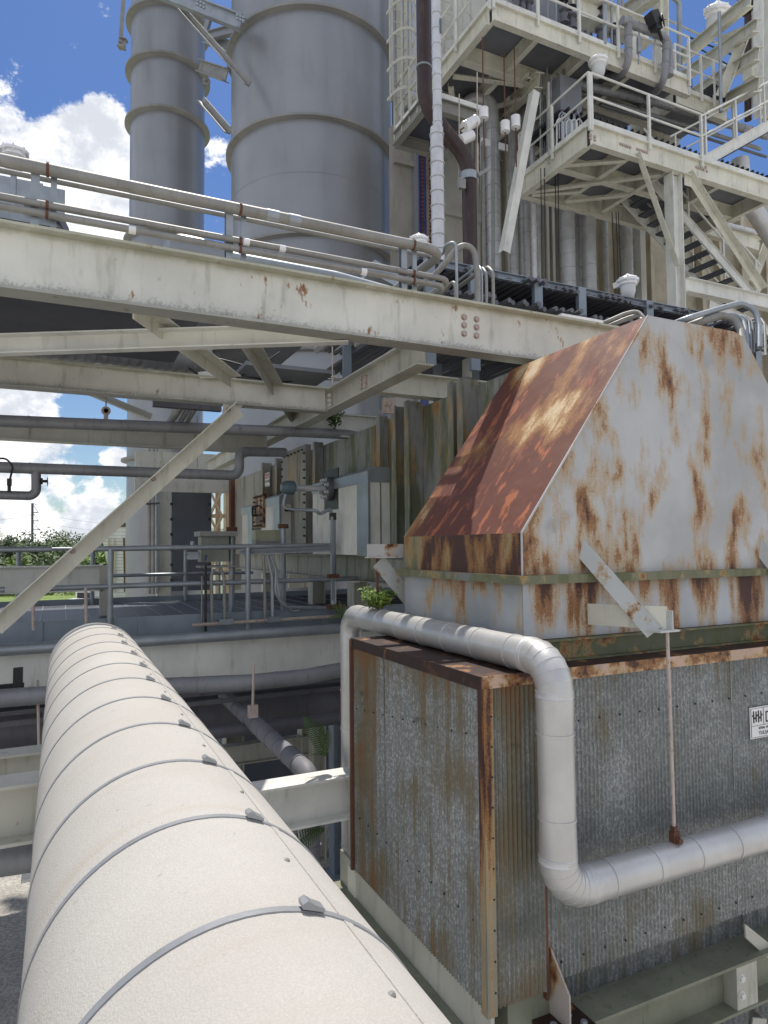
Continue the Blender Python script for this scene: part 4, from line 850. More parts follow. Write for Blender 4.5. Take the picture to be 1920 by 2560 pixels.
for yy in (430, 720):
    d = ray(780, yy); z = d.z*((D2-R2)/math.hypot(d.x, d.y)); P1('weld_seam', st2, MB().lathe((c2.x, c2.y, z), [(R2, -.012), (R2+.008, 0), (R2, .012)], 96), tankm, True)
P1('seam_plate', st2, MB().bar((Q(982, 0, T=19.9).x, Q(982, 0, T=19.9).y, -3), (Q(982, 0, T=19.9).x, Q(982, 0, T=19.9).y, 18), .08, .12), tankm)
def br(label, xy0, xy1, T0, T1, kind='I', w=.3, mat=tankm):
    p0, p1 = Q(*xy0, T=T0), Q(*xy1, T=T1); m = MB()
    if kind == 'I': m.I(p0, p1, w, w*.7, .03, .03)
    else: m.Ls(p0, p1, w, .03)
    return S1('tie_brace', label, 'brace', m, mat)
t1 = br('thick level tie beam with bolted ends joining the stacks at the top', (400, -40), (612, 42), 19.5, 18.2, 'I', .36, galv)
for px, py in ((494, 2), (502, 6), (510, 10), (594, 38), (601, 41), (608, 44)):
    for e in (0, 9): P1('bolt', t1, MB().bolt(Q(px, py+e, T=18.1), tuple(-F), .04, .03), galv)
br('long thin diagonal brace from narrow stack to wide stack', (430, 3), (622, 218), 20, 17.9, 'L', .16, galvd)
br('short tie between the stacks below the top beam', (520, 80), (612, 55), 21, 19.5, 'I', .26)
br('upright strut between the stacks', (528, 35), (514, 85), 21, 21, 'L', .14)
br('lower bolted tie beam between the stacks', (518, 86), (575, 102), 21.3, 20.5, 'I', .28)
br('dark wide tie beam between the stacks under the bolted one', (504, 150), (572, 172), 21.5, 20.2, 'I', .36, galvd)
br('dark diagonal strut between the stacks, lowest', (505, 258), (574, 338), 21.3, 20.3, 'L', .2, galvd)
br('short bracket off the left side of the narrow stack', (318, 100), (300, 96), 21.5, 21.5, 'I', .3, galvd)
S1('tie_brace', 'dark upright bar left of the narrow stack at the top', 'brace', MB().bar(Q(310, -20, T=21.5), Q(301, 108, T=21.5), .12, .12), galvd)
S1('lifting_lug', 'small ring lug on the right side of the narrow stack', 'lug', MB().lathe(Q(516, 204, T=21.2), [(.05, -.03), (.12, -.03), (.12, .03), (.05, .03), (.05, -.03)], 16, tuple(F)), galvd)
# column and pipes beside the narrow stack, low
for i, (px, rr_, m_) in enumerate(((373, .06, galvd), (383, .05, galvd), (391, .035, galv))):
    S1('upright_conduit', ['thick', 'middle', 'thin'][i]+' upright conduit clamped beside the narrow stack', 'conduit', MB().tube([Q(px, 1120, T=19.5), Q(px, 1484, T=19.5)], rr_*1.5, 10), m_, 'conduits beside the narrow stack', True)
S1('pipe_clamp', 'black clamp bar round the upright conduits', 'clamp', MB().bar(Q(367, 1260, T=19.3), Q(398, 1258, T=19.3), .08, .05), blackm)
S1('steel_column', 'broad cream column right of the upright conduits', 'column', MB().box(Q(409, 1300, T=20), (.36, .3, 4.9)), cream_d)
lp = S1('louvre_panel', 'tall dark blue-grey bolted panel behind the platform', 'panel', MB().bb(Q(428, 1478, Y=17.5), Q(527, 1207, Y=17.6)), dkgray)
each(lp, blackm, [(Q(px, 1222+i*38, Y=17.5), (0, -1, 0), .03, .02) for i in range(7) for px in (429, 524)])
S1('steel_column', 'cream column at the far end of the duct beside the timber tower', 'column', MB().bb(Q(583, 1475, Y=17), Q(599, 1195, Y=17.2)), cream_d)
S1('steel_column', 'dark rusty column beside the far end of the duct', 'column', MB().bb(Q(576, 1475, Y=16.6), Q(583, 1195, Y=16.8)), rustm)
S1('grey_duct', 'rounded grey duct end peeping over the beam between the stacks', 'duct', MB().lathe(Q(570, 655, T=17), [(.0, -1.6), (.3, -1.5), (.42, -1.2), (.42, 1.6)], 20, (1, .1, 0)), tankm, smooth=True)

# ============================================================ CONDUITS ON THE MAIN BEAM
def cq(pts, Y): return [Q(x, y, Y=Y) for x, y in pts]
def back(pt, dy, dz=0): return pt+Vector((0, dy, dz))
K = []
def cond(label, pts, r_, mat=galvd, bend=.12, name='conduit', grp=None):
    return S1(name, label, 'conduit', MB().tube(pts, r_, 16, bend=bend, seg=10), mat, grp, True)
def straight(x0, y0, x1, Y):            # level run parallel to the beam through pixel (x0, y0) to pixel column x1
    A_ = Q(x0, y0, Y=Y); B_ = Q(x1, y0+(x1-x0)*.2, Y=Y); return Vector((-1.6, Y, A_.z)), Vector((B_.x, Y, A_.z))
s_, e_ = straight(590, 521, 1112, 5.22)
k1 = cond('thickest weathered conduit, top of the bundle above the main beam', [s_, e_, back(e_, 3.4)], .044, bend=.20)
for px in (1, 2):
    xx = Q([0, 680, 735][px], 540, Y=5.22).x; P1('coupling', k1, MB().lathe((xx, 5.22, s_.z), [(.048, -.05), (.048, .05)], 18, (1, 0, 0)), galv, True)
s2_, e2_ = straight(571, 540, 1088, 5.42)
cond('thin rusty conduit behind the thickest one', [s2_, e2_, back(e2_, 2.2)], .019, galvd, .12)
s3_, e3_ = straight(586, 600, 1128, 5.22)
k3 = cond('third conduit of the bundle, with pale couplings', [s3_, e3_, back(e3_, 2.2)], .026, galvd, .12)
for px in (615, 705): P1('coupling', k3, MB().lathe((Q(px, 605, Y=5.22).x, 5.22, s3_.z), [(.030, -.025), (.030, .025)], 14, (1, 0, 0)), ltx, True)
s4_, e4_ = straight(586, 621, 1112, 5.22)
k4 = cond('lowest conduit of the bundle above the main beam', [s4_, e4_, back(e4_, 1.5)], .026, galvd, .08)
for px in (330, 908): P1('coupling', k4, MB().lathe((Q(px, 605, Y=5.22).x, 5.22, s4_.z), [(.030, -.025), (.030, .025)], 14, (1, 0, 0)), ltx, True)
cond('blue-grey pipe lying behind the bundle on the beam', [Q(560, 641, Y=6.0), Q(840, 693, Y=6.0), Q(1030, 745, Y=6.0)], .055, galv, .1)
for i, px in enumerate((97, 580, 1012)):
    x_ = Q(px, 600, Y=5.28).x; o = S1('strut_post', ['left', 'middle', 'right'][i]+' galvanised strut post holding the conduit bundle', 'post',
        MB().Cs((x_, 5.30, 2.245), (x_, 5.30, s_.z+.04), .06, .055, .005, up=(0, 1, 0)), galv, 'strut posts on the main beam')
    P1('channel', o, MB().bb((x_+.07, 5.262, 2.247), (x_+.11, 5.285, s_.z+.02)), galv)
    for z_, rr_ in ((s_.z, .048), (s3_.z, .030), (s4_.z, .030)):
        P1('clamp', o, MB().lathe((x_+.05, 5.22, z_), [(rr_-.002, -.009), (rr_+.002, -.009), (rr_+.002, .009), (rr_-.002, .009)], 14, (1, 0, 0)), rustm, True)
x_ = Q(830, 680, Y=5.45).x; S1('strut_post', 'short stub post behind the conduit bundle', 'post', MB().bb((x_, 5.45, 2.245), (x_+.1, 5.5, s4_.z-.08)), galv)
# rigid conduits rising and arching over the beam
Yc = 5.55
arcs = [('broad arching conduit dropping behind the main beam', (1085, 690), (1120, 650), (1152, 612), (1185, 620), (1194, 690), (1194, 790), .030, galvd),
        ('thin tall hook-topped conduit', (1109, 632), (1113, 612), (1140, 603), (1141, 640), (1142, 700), (1142, 790), .014, galv),
        ('thin conduit just right of the broad arch', (1190, 668), (1197, 664), (1203, 674), (1205, 700), (1205, 740), (1205, 800), .012, galv),
        ('curved conduit second right of the broad arch', (1194, 680), (1206, 670), (1215, 682), (1216, 710), (1216, 750), (1216, 800), .016, galvd),
        ('pale curved conduit furthest right of the broad arch', (1208, 674), (1220, 668), (1232, 680), (1233, 710), (1233, 750), (1233, 800), .017, galvd),
        ('short bent conduit left of the thin tall one', (1105, 735), (1128, 708), (1137, 706), (1139, 730), (1139, 760), (1139, 790), .018, galvd)]
for lab, *pt, rr_, m_ in arcs:
    cond(lab, [Q(pt[0][0]-60, pt[0][1]+45, Y=Yc+.8)]+[Q(x, y, Y=Yc+(.25 if j == 0 else .1 if j == 1 else 0)) for j, (x, y) in enumerate(pt)], rr_, m_, .10)
arcs2 = [('blue-grey conduit arching highest over the hood', [(1714, 797), (1802, 771), (1852, 757), (1888, 775), (1898, 815), (1899, 870)], .036, galv),
         ('thick conduit arch nearest the hood top', [(1745, 806), (1800, 789), (1835, 796), (1852, 826), (1856, 860)], .050, galvd),
         ('medium conduit arch behind the thick one', [(1800, 790), (1835, 786), (1858, 800), (1866, 830), (1868, 870)], .030, galv),
         ('thin conduit arch, inner of a pair at the right', [(1830, 792), (1855, 788), (1872, 803), (1876, 840), (1878, 880)], .014, galv),
         ('thin conduit arch, outer of a pair at the right', [(1842, 788), (1865, 790), (1880, 806), (1884, 845), (1885, 880)], .014, galvd),
         ('last curved conduit at the right edge', [(1880, 800), (1900, 794), (1911, 810), (1913, 850), (1914, 890)], .018, galvd),
         ('curved conduit rising left of the hood peak', [(1512, 806), (1560, 785), (1594, 776), (1610, 795)], .022, galvd),
         ('second curved conduit left of the hood peak', [(1530, 812), (1570, 795), (1598, 788), (1606, 802)], .026, galvd)]
for lab, pt, rr_, m_ in arcs2:
    cond(lab, [Q(pt[0][0]-70, pt[0][1]+28, Y=6.6)]+[Q(x, y, Y=6.0-.1*j) for j, (x, y) in enumerate(pt)], rr_, m_, .14)

# ============================================================ CABLE RACK
RY, RZ = 6.55, Q(1233, 679, Y=6.55).z
rack = E1('cable_rack', 'blue-grey steel cable rack with rusty top edge above the duct', 'rack', (5.2, 7.5, 2.3))
rx0, rx1 = Q(1062, 700, Y=RY).x, 9.2
P1('top_rail', rack, MB().Cs((rx0, RY, RZ), (rx1, RY, RZ), .09, .05, .008), bluegalv)
P1('top_rail', rack, MB().Cs((rx0, RY+2.3, RZ), (rx1, RY+2.3, RZ), .10, .05, .008), bluegalv)
P1('lower_rail', rack, MB().Cs((rx0, RY+.05, RZ-.36), (rx1, RY+.05, RZ-.36), .09, .05, .008), bluegalv)
P1('rust_edge', rack, MB().bb((rx0, RY-.004, RZ), (rx1, RY+.05, RZ+.012)), rustm)
for px in (1062, 1173, 1333, 1443, 1612, 1762, 1880):
    x_ = Q(px, 740, Y=RY-.03).x
    P1('post', rack, MB().bb((x_, RY-.06, 2.0), (x_+.12, RY-.003, RZ-.0)), bluegalv)
    P1('rear_post', rack, MB().bb((x_, RY+2.36, 2.0), (x_+.12, RY+2.42, RZ)), bluegalv)
def cbl(z, x, r_, lab):
    return S1('rack_conduit', lab, 'conduit', MB().tube([(x, RY+.0-.25*random.random(), z), (x+.02, RY+3.6, z)], r_, 8), darkp, lab[:0]+('conduits on the upper tier of the cable rack' if z > RZ-.2 else 'conduits on the lower tier of the cable rack'), True)
n = 0
protos = []
for lev, z in ((0, RZ-.07), (1, RZ-.42)):
    lab = ['dark conduit running crosswise on the upper tier of the cable rack', 'dark conduit running crosswise on the lower tier of the cable rack'][lev]
    pr = cbl(z, rx0+.15, .030, lab)
    x = rx0+.15+.095
    while x < rx1-.1:
        o = pr.copy(); C.objects.link(o); o.location = pr.location+Vector((x-rx0-.15, random.uniform(-.1, .1), random.uniform(-.012, .012)))
        o.scale = (1, 1, 1); x += random.uniform(.08, .13)
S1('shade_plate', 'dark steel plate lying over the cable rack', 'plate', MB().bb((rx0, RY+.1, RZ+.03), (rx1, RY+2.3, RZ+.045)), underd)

# ============================================================ LIGHT FIXTURES
def light(pos, s, label, tilt=(0, 0, 1), mat=ltx):
    ax = Vector(tilt).normalized(); e = E1('light_fixture', label, 'light', pos)
    pos = Vector(pos)
    P1('housing', e, MB().lathe(pos, [(.06, .50), (.10, .46), (.30, .36), (.36, .30), (.36, .22), (.30, .20), (.31, .12), (.26, .08)] if True else [], 28, ax).s_(s, pos) , mat, True)
    P1('globe', e, MB().lathe(pos, [(.25, .10), (.24, -.12), (.19, -.26), (.10, -.32), (.01, -.33)], 24, ax).s_(s, pos), lens, True)
    g_ = MB()
    for i in range(8):
        an = i*math.pi/4; t = ax.orthogonal().normalized(); u = ax.cross(t); d = t*math.cos(an)+u*math.sin(an)
        g_.bar(pos+ax*.34+d*.355, pos+ax*.18+d*.33, .05, .02)
    P1('fins', e, g_.s_(s, pos), mat)
    return e
def _s(self, s, c):
    self.v = [c+(q-c)*s for q in self.v]; return self
MB.s_ = _s
light(Q(35, 405, Y=8.6), .42, 'white dome light on a post at far left above the conduits')
S1('light_pole', 'thin grey pole under the far left dome light', 'pole', MB().tube([Q(34, 425, Y=8.6), Q(34, 520, Y=8.6)], .033, 10), galv, smooth=True)
light(Q(1047, 618, Y=7.2), .34, 'white dome light behind the conduits in front of the blue strip')
light(Q(1570, 722, Y=8.4), .50, 'white light with ribbed housing standing above the cable rack')
S1('junction_box', 'white box tilted beside the cable rack light', 'box', MB().box(Q(1562, 708, Y=8.5), (.35, .2, .09), (1, 0, .25)), ltx)
light(Q(1496, 172, Y=11.4), .62, 'cream light hanging under the upper platform edge')
light(Q(1789, 52, Y=12.5), .95, 'sunlit white light against the sky, upper right', tilt=(-.1, -.3, 1))
for i, q in enumerate((((0, 555), .9),)):
    o = S1('equipment_cover', 'pale metal cover with a dark curved end on the left above the main beam', 'cover', MB().bb(Q(-120, 590, Y=9.5), Q(162, 535, Y=10.2)).bb(Q(-120, 535, Y=9.6), Q(110, 512, Y=10.2)), galv)
    P1('louvre', o, MB().bb(Q(-100, 598, Y=9.45), Q(150, 582, Y=9.6)), blackm)
S1('curved_guard', 'dark curved guard plate at the end of the pale metal cover', 'guard', MB().prism([Q(x, y, Y=9.4) for x, y in ((60, 508), (105, 512), (160, 545), (172, 570), (178, 600), (164, 600), (158, 572), (150, 555), (105, 530), (60, 520))], (0, .9, 0)), darkp)
S1('junction_box', 'galvanised box tilted behind the bundle near the wide stack', 'box', MB().box(Q(950, 695, Y=6.8), (.33, .3, .16), (1, 0, -.35)), galv)
S1('cable_tray', 'dark cable tray corner behind the tilted galvanised box', 'tray', MB().box(Q(980, 722, Y=7.0), (.6, .5, .06)).bar(Q(1010, 730, Y=7), Q(1090, 650, Y=7), .12, .05), darkp)

# ============================================================ BOILER CASING AND VERTICAL PIPES
WY = 16.0
def wall(label, x0, x1, ytop, mat, Y=WY, ybot=None, name='casing_panel', d=.2):
    A_, B_ = Q(x0, 1000, Y=Y), Q(x1, 1000, Y=Y); z = Q((x0+x1)/2, ytop, Y=Y).z; zb = GZ if ybot is None else Q((x0+x1)/2, ybot, Y=Y).z
    return S1(name, label, 'wall', MB().bb((A_.x, Y, zb), (B_.x, Y+d, z)), mat)
w0 = wall('grey-brown stained casing panel just right of the wide stack', 987, 1046, 322, tankd, 15.8)
P1('flange', w0, MB().bb((Q(987, 400, Y=15.7).x, 15.68, Q(1020, 406, Y=15.7).z-.08), (Q(1050, 400, Y=15.7).x, 15.8, Q(1020, 400, Y=15.7).z)), tankd)
wall('narrow grey casing return beside the blue strip', 1046, 1055, 315, tankm, 15.6)
w1 = wall('tall narrow blue expansion joint strip with bolted edges', 1055, 1072, 318, bluep, 15.55, name='expansion_joint')
each(w1, rustm, [((Q(px, 500, Y=15.5).x, 15.5, Q(1060, 640-i*9.6, Y=15.5).z), (0, -1, 0), .035, .03) for i in range(34) for px in (1056, 1076)])
wall('cream bolted edge strip right of the blue joint', 1072, 1081, 318, beige, 15.6)
w2 = wall('broad off-white casing panel behind the brown pipe', 1081, 1206, 285, beigew)
P1('girt', w2, MB().bb((Q(1081, 500, Y=WY).x, WY-.12, Q(1150, 548, Y=WY).z), (Q(1206, 500, Y=WY).x, WY, Q(1150, 530, Y=WY).z)), beigew)
w3 = wall('shaded beige ribbed casing behind the vertical pipes', 1206, 1480, 300, beige, 16.2)
for px in (1240, 1262, 1300, 1360, 1374, 1395, 1430, 1462): P1('rib', w3, MB().bb((Q(px, 500, Y=16.1).x, 16.0, GZ), (Q(px+6, 500, Y=16.1).x, 16.2, Q(px, 330, Y=16.1).z)), beigew)
w4 = wall('long beige casing with rust streaks behind the stairs', 1480, 2350, 470, rusty('rust streaked beige casing', .6, base=(.40, .36, .27), stretch=(1.2, 1.2, .25)), 16.4)
for px in (1500, 1540, 1580, 1614, 1740, 1785, 1840, 1900, 1960): P1('rib', w4, MB().bb((Q(px, 500, Y=16.3).x, 16.15, GZ), (Q(px+9, 500, Y=16.3).x, 16.4, Q(px, 480, Y=16.3).z)), beige)
wall('upper beige casing strip behind the caged ladder', 1000, 1016, -150, beigew, 18.5)
wall('upper off-white casing strip between brown pipe and ladder', 1024, 1042, -150, beigew, 18.0)
wall('upper off-white casing behind the banded pipe', 1105, 1235, -150, beigew, 18.5, 330)
wall('upper shaded casing above the platform', 1235, 1420, -150, cream_d, 20.5, 330)
def vp(label, x0, x1, y0, y1, Y, mat=alus, band=.32, extra=None, grp='vertical pipes in front of the boiler casing'):
    xm = (x0+x1)/2; A_, B_ = Q(xm, y1, Y=Y), Q(xm, y0, Y=Y); xx = A_.x; t = (A_-Vector((0, 0, 0))).dot(F)
    rr_ = (x1-x0)/2/f_px*t
    pts = [(xx, Y, A_.z-1.5), (xx, Y, B_.z)]+(extra or [])
    return S1('vertical_pipe', label, 'pipe', MB().tube(pts, rr_, 22, bend=rr_*2.4, band=band*Y/13, bw=.02, bh=.018), mat, grp, True)
g1 = vp('light grey banded vertical pipe left of the brown pipe bend, wide lower half', 1080, 1113, 322, 700, 10.9, alu)
g1b = S1('vertical_pipe', 'light grey banded vertical pipe left of the brown pipe bend, slimmer upper half', 'pipe', MB().tube([(Q(1094, 322, Y=10.9).x, 10.9, Q(1093, 326, Y=10.9).z), (Q(1094, 322, Y=10.9).x, 10.9, 18)], .088, 22, band=.30, bw=.02, bh=.012), alu, smooth=True)
P1('tape_mark', g1b, MB().bb((Q(1100, 50, Y=10.8).x, 10.80, Q(1100, 80, Y=10.8).z), (Q(1104, 50, Y=10.8).x, 10.83, Q(1100, 45, Y=10.8).z)), teal)
vp('thin grey vertical pipe just right of the brown pipe', 1205, 1217, 320, 690, 14.2)
e_ = Q(1236, 215, Y=14.0)
vp('thick grey vertical pipe with a top elbow under the upper platform', 1220, 1253, 215, 690, 14.0, alus, extra=[(e_.x-1.4, 15.3, e_.z-1.0)])
vp('grey vertical pipe in the shade behind the slanting brace, left', 1276, 1297, 280, 690, 14.4)
vp('thin grey vertical pipe of the pair behind the slanting brace', 1303, 1315, 330, 700, 14.8)
vp('grey vertical pipe of medium width right of the slanting brace', 1312, 1327, 260, 700, 14.2, alus)
vp('slim light vertical pipe reaching up beside the platform column', 1330, 1344, 190, 700, 13.6, alu)
vp('thin pipe with pale lower half behind the chains', 1345, 1356, 470, 700, 14.6, alu)
vp('thick grey vertical pipe under the lower platform, first', 1404, 1440, 485, 720, 13.6, alus)
vp('slim vertical pipe between the two thick ones under the lower platform', 1440, 1454, 485, 720, 14.0, alus)
vp('thick grey vertical pipe under the lower platform, second', 1456, 1492, 495, 730, 13.6, alus)
vp('thin rusty-banded vertical pipe in the recess', 1510, 1523, 540, 740, 15, alus)
vp('grey vertical pipe above the rack light', 1553, 1584, 548, 720, 14.2, alus)
vp('thin dark vertical pipe beside the pale casing post', 1589, 1600, 555, 760, 14.8, alus)
wall('pale casing post above the rack', 1612, 1625, 560, beigew, 14.6)
# brown pipe
BYp = 11.6
bp_ = S1('brown_pipe', 'thick dark brown pipe dropping with a double bend past the banded pipe', 'pipe',
   MB().tube([(Q(1060, 100, Y=BYp).x, BYp, 17), (Q(1060, 100, Y=BYp).x, BYp, Q(1060, 262, Y=BYp).z), (Q(1172, 400, Y=BYp).x, BYp, Q(1172, 405, Y=BYp).z), (Q(1172, 400, Y=BYp).x, BYp, 2.6)], .150, 28, bend=.75, seg=12), brownp, smooth=True)
xx = Q(1172, 440, Y=BYp).x; zc = Q(1172, 443, Y=BYp).z
P1('clamp', bp_, MB().lathe((xx, BYp, zc), [(.155, -.08), (.175, -.08), (.175, .08), (.155, .08)], 24), galv, True)
P1('clamp_arm', bp_, MB().box((xx+.26, BYp-.1, zc+.10), (.30, .10, .07), (.8, 0, .6)), galvd)
P1('clamp_arm', bp_, MB().box((xx-.24, BYp-.1, zc-.25), (.14, .1, .2)), galvd)
P1('strap', bp_, MB().lathe((Q(1060, 160, Y=BYp).x, BYp, Q(1060, 170, Y=BYp).z), [(.152, -.02), (.165, -.01), (.165, .01), (.152, .02)], 24, (.1, 0, 1)), galv, True)
# spring hangers
def spring(px, py, Y, ln, label, ax=(0, 0, 1), w=.105, rod=1.6):
    c = Q(px, py, Y=Y); axv = Vector(ax).normalized()
    o = E1('spring_hanger', label, 'hanger', c, 'white spring hangers under the upper platform')
    P1('can', o, MB().lathe(c-axv*ln/2, [(w*.5, 0), (w*.5, .01), (w, .01), (w, ln), (w*.3, ln)], 22, ax), ltx, True)
    P1('rod', o, MB().tube([c-axv*(ln/2+.9), c+axv*(ln/2+rod)], .014, 8), rustm, True)
    return o
spring(1209, 285, 11.9, .24, 'white spring can hanging left of the thick elbowed pipe')
spring(1263, 318, 12.2, .24, 'white spring can right of the thick elbowed pipe')
spring(1289, 306, 12.2, .27, 'white spring can beside the slanting brace')
spring(1175, 310, 11.9, .40, 'slanting white spring can near the brown pipe', (.7, 0, .55), .12, .1)
spring(1165, 345, 11.9, .36, 'lower slanting white spring can beside the brown pipe', (.7, 0, .45), .11, .1)
for i, (px, y0_, y1_) in enumerate(((1148, 235, 460), (1193, 180, 430), (1195, 360, 460))):
    S1('hanger_rod', ['long thin rod left of the spring cans', 'thin rod above the slanting spring can', 'thin chain rod down to the brown pipe clamp'][i], 'rod', MB().tube([Q(px, y0_, Y=11.8), Q(px, y1_, Y=11.8)], .014, 6), rodm)
for i, px in enumerate((1214, 1258)):
    S1('clamp_plate', ['white lug plate left of the pipe clamp', 'white lug plate right of the pipe clamp'][i], 'plate', MB().box(Q(px, 356+i*12, Y=13.8), (.26, .05, .17)), ltx)
# chains below lower platform
for i, px in enumerate((1352, 1361, 1388, 1395, 1530, 1540, 1546)):
    S1('hanging_cable', 'thin dark chain hanging below the lower platform', 'cable', MB().tube([Q(px, 420+(i > 3)*110, Y=12.5), Q(px+(3 if i < 4 else 8), 700+(i > 3)*40, Y=12.5)], .012, 5), blackm, 'thin chains hanging below the lower platform')

# ============================================================ UPPER PLATFORMS
def rails(par, p0, p1, n_, h=1.07, r_=.026, mat=white_p, mid=True):
    p0, p1 = Vector(p0), Vector(p1); up = Vector((0, 0, h))
    P1('top_rail', par, MB().tube([p0+up, p1+up], r_, 8), mat, True)
    if mid: P1('mid_rail', par, MB().tube([p0+up*.5, p1+up*.5], r_, 8), mat, True)
    for i in range(n_+1):
        q = p0.lerp(p1, i/n_); P1('post', par, MB().bar(q-Vector((0, 0, .22)), q+up, .055, .055), mat)
def platform(label, x0, y0, x1, y1, z, h=.34, nb=3, mat=cream, inner=(), dmat=under, cat='platform'):
    e = E1('steel_platform', label, cat, ((x0+x1)/2, (y0+y1)/2, z-h))
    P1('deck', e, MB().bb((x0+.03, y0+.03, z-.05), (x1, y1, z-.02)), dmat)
    P1('toe_plate', e, MB().bb((x0-.005, y0-.015, z-.06), (x1, y0-.004, z+.10)).bb((x0-.015, y0-.015, z-.06), (x0-.005, y1, z+.10)), white_p)
    for q0, q1 in (((x0, y0, z-.06), (x1, y0, z-.06)), ((x0, y0+.1, z-.062), (x0, y1, z-.062)), ((x0, y1, z-.063), (x1, y1, z-.063))):
        P1('edge_beam', e, MB().I(q0, q1, h, .16, .02, .012), mat)
    for xx_ in inner: P1('cross_beam', e, MB().I((xx_, y0+.1, z-.064), (xx_, y1-.1, z-.064), h*.8, .13, .015, .01), mat)
    return e
# upper platform A
AY = 11.8; zA = Q(1475, 100, Y=AY).z; xA0 = Q(1230, 20, Y=AY).x; xA1 = Q(1720, 230, Y=AY).x
pA = platform('large upper steel platform with cream beams seen from below, upper centre right', xA0, AY, xA1, 16.2, zA, .42, inner=(xA0+1.3, xA0+2.7, xA0+4.1))
P1('cross_beam', pA, MB().I((xA0+.1, AY+1.35, zA-.07), (xA1, AY+1.35, zA-.07), .40, .2, .02, .012), cream)
P1('cross_beam', pA, MB().I((xA0+.1, AY+3.0, zA-.07), (xA1, AY+3.0, zA-.07), .36, .2, .02, .012), cream_d)
for q0, q1 in (((xA0+.15, AY+1.9, zA-.5), (xA0+1.9, AY+1.45, zA-.5)), ((xA0+.2, AY+2.2, zA-.5), (xA0+1.2, AY+3.6, zA-.5)), ((xA0+1.3, AY+3.0, zA-.5), (xA0+2.6, AY+1.4, zA-.5))):
    P1('underside_brace', pA, MB().Ls(q0, q1, .14, .012), cream)
each(pA, rodm, [(Q(px, py, Y=AY+1.34), (0, -1, 0), .028, .02) for px, py in [(1293+i*6, 111+i*2.4) for i in range(4)]+[(1395+i*7, 147+i*3) for i in range(7)]])
railA = E1('guard_rail', 'cream guard rail along the front of the upper platform', 'railing', (xA0+2, AY-.06, zA))
rails(railA, (xA0, AY-.06, zA), (xA1, AY-.06, zA), 5)
railA2 = E1('guard_rail', 'cream guard rail along the left side of the upper platform', 'railing', (xA0-.06, AY+2, zA))
rails(railA2, (xA0-.06, AY, zA), (xA0-.06, 16, zA), 3)
# second, lower-left deck edge by the stack with rail
qL = Q(1066, 232, Y=12.3); zL = qL.z; yL = Q(988, 300, X=qL.x).y
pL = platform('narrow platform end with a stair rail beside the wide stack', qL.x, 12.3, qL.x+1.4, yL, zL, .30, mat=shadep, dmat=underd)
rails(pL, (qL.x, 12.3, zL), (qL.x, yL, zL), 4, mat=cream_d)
# caged ladders
def cage(label, px, y0_, y1_, Y, w=.62, n_=4):
    A_, B_ = Q(px, y1_, Y=Y), Q(px, y0_, Y=Y); e = E1('caged_ladder', label, 'ladder', (A_.x, Y, A_.z))
    for s in (-1, 1): P1('stringer', e, MB().bar((A_.x+s*.2, Y+.3, A_.z), (A_.x+s*.2, Y+.3, B_.z), .05, .07, (0, 1, 0)), cream_d)
    rg = MB(); nr = int((B_.z-A_.z)/.3)
    for i in range(nr): P1('rung', e, MB().tube([(A_.x-.2, Y+.3, A_.z+.15+i*.3), (A_.x+.2, Y+.3, A_.z+.15+i*.3)], .013, 6), cream_d)
    for i in range(n_+1):
        z = A_.z+(B_.z-A_.z)*i/n_; pts = [(A_.x+w/2*math.sin(t), Y+.3-.62*max(0, math.cos(t))**.7, z) for t in [(-math.pi/2)+math.pi*k_/10 for k_ in range(11)]]
        hp = MB()
        for k_ in range(10): hp.bar(pts[k_], pts[k_+1], .012, .07)
        P1('hoop', e, hp, cream_d)
    for k_ in (1, 3, 5, 7, 9): t = (-math.pi/2)+math.pi*k_/10; P1('cage_bar', e, MB().bar((A_.x+w/2*math.sin(t), Y+.3-.6*max(0, math.cos(t))**.7, A_.z), (A_.x+w/2*math.sin(t), Y+.3-.6*max(0, math.cos(t))**.7, B_.z), .04, .012, (0, 1, 0)), cream_d)
    return e
cage('grey caged ladder squeezed between the wide stack and the brown pipe', 1012, -120, 240, 13.4, .6, 5)
cage('cream caged ladder left of the upper platform corner', 1142, -160, 118, 13.8, .95, 4)
S1('vertical_pipe', 'grey pipe behind the ladder beside the wide stack', 'pipe', MB().tube([Q(1018, -100, Y=15.5), Q(1018, 275, Y=15.5)], .12, 12, band=.5), alud, smooth=True)
# column, corbel and slanting brace below A
cx0 = Q(1332, 135, Y=12.9)
S1('steel_column', 'short cream column stub hanging below the upper platform', 'column', MB().I((cx0.x, 12.9, zA-.45), (cx0.x, 12.9, Q(1332, 200, Y=12.9).z), .24, .24, .02, .02, up=(1, 0, 0)), cream)
S1('steel_column', 'second cream column stub under the upper platform, left', 'column', MB().I((Q(1284, 180, Y=13.8).x, 13.8, zA-.45), (Q(1284, 180, Y=13.8).x, 13.8, Q(1284, 262, Y=13.8).z), .24, .24, .02, .02, up=(1, 0, 0)), cream_d)
S1('steel_beam', 'cream beam running back under the column stubs', 'beam', MB().I(Q(1350, 180, Y=12.6), Q(1252, 270, Y=15.0), .34, .22, .02, .014), cream)
sb_ = S1('slanting_brace', 'long pale slanting steel brace in front of the vertical pipes', 'brace', MB().Ls(Q(1334, 222, Y=12.3), Q(1258, 625, Y=12.3), .19, .012, up=(0, -1, 0), roll=rad(180)), white_p)
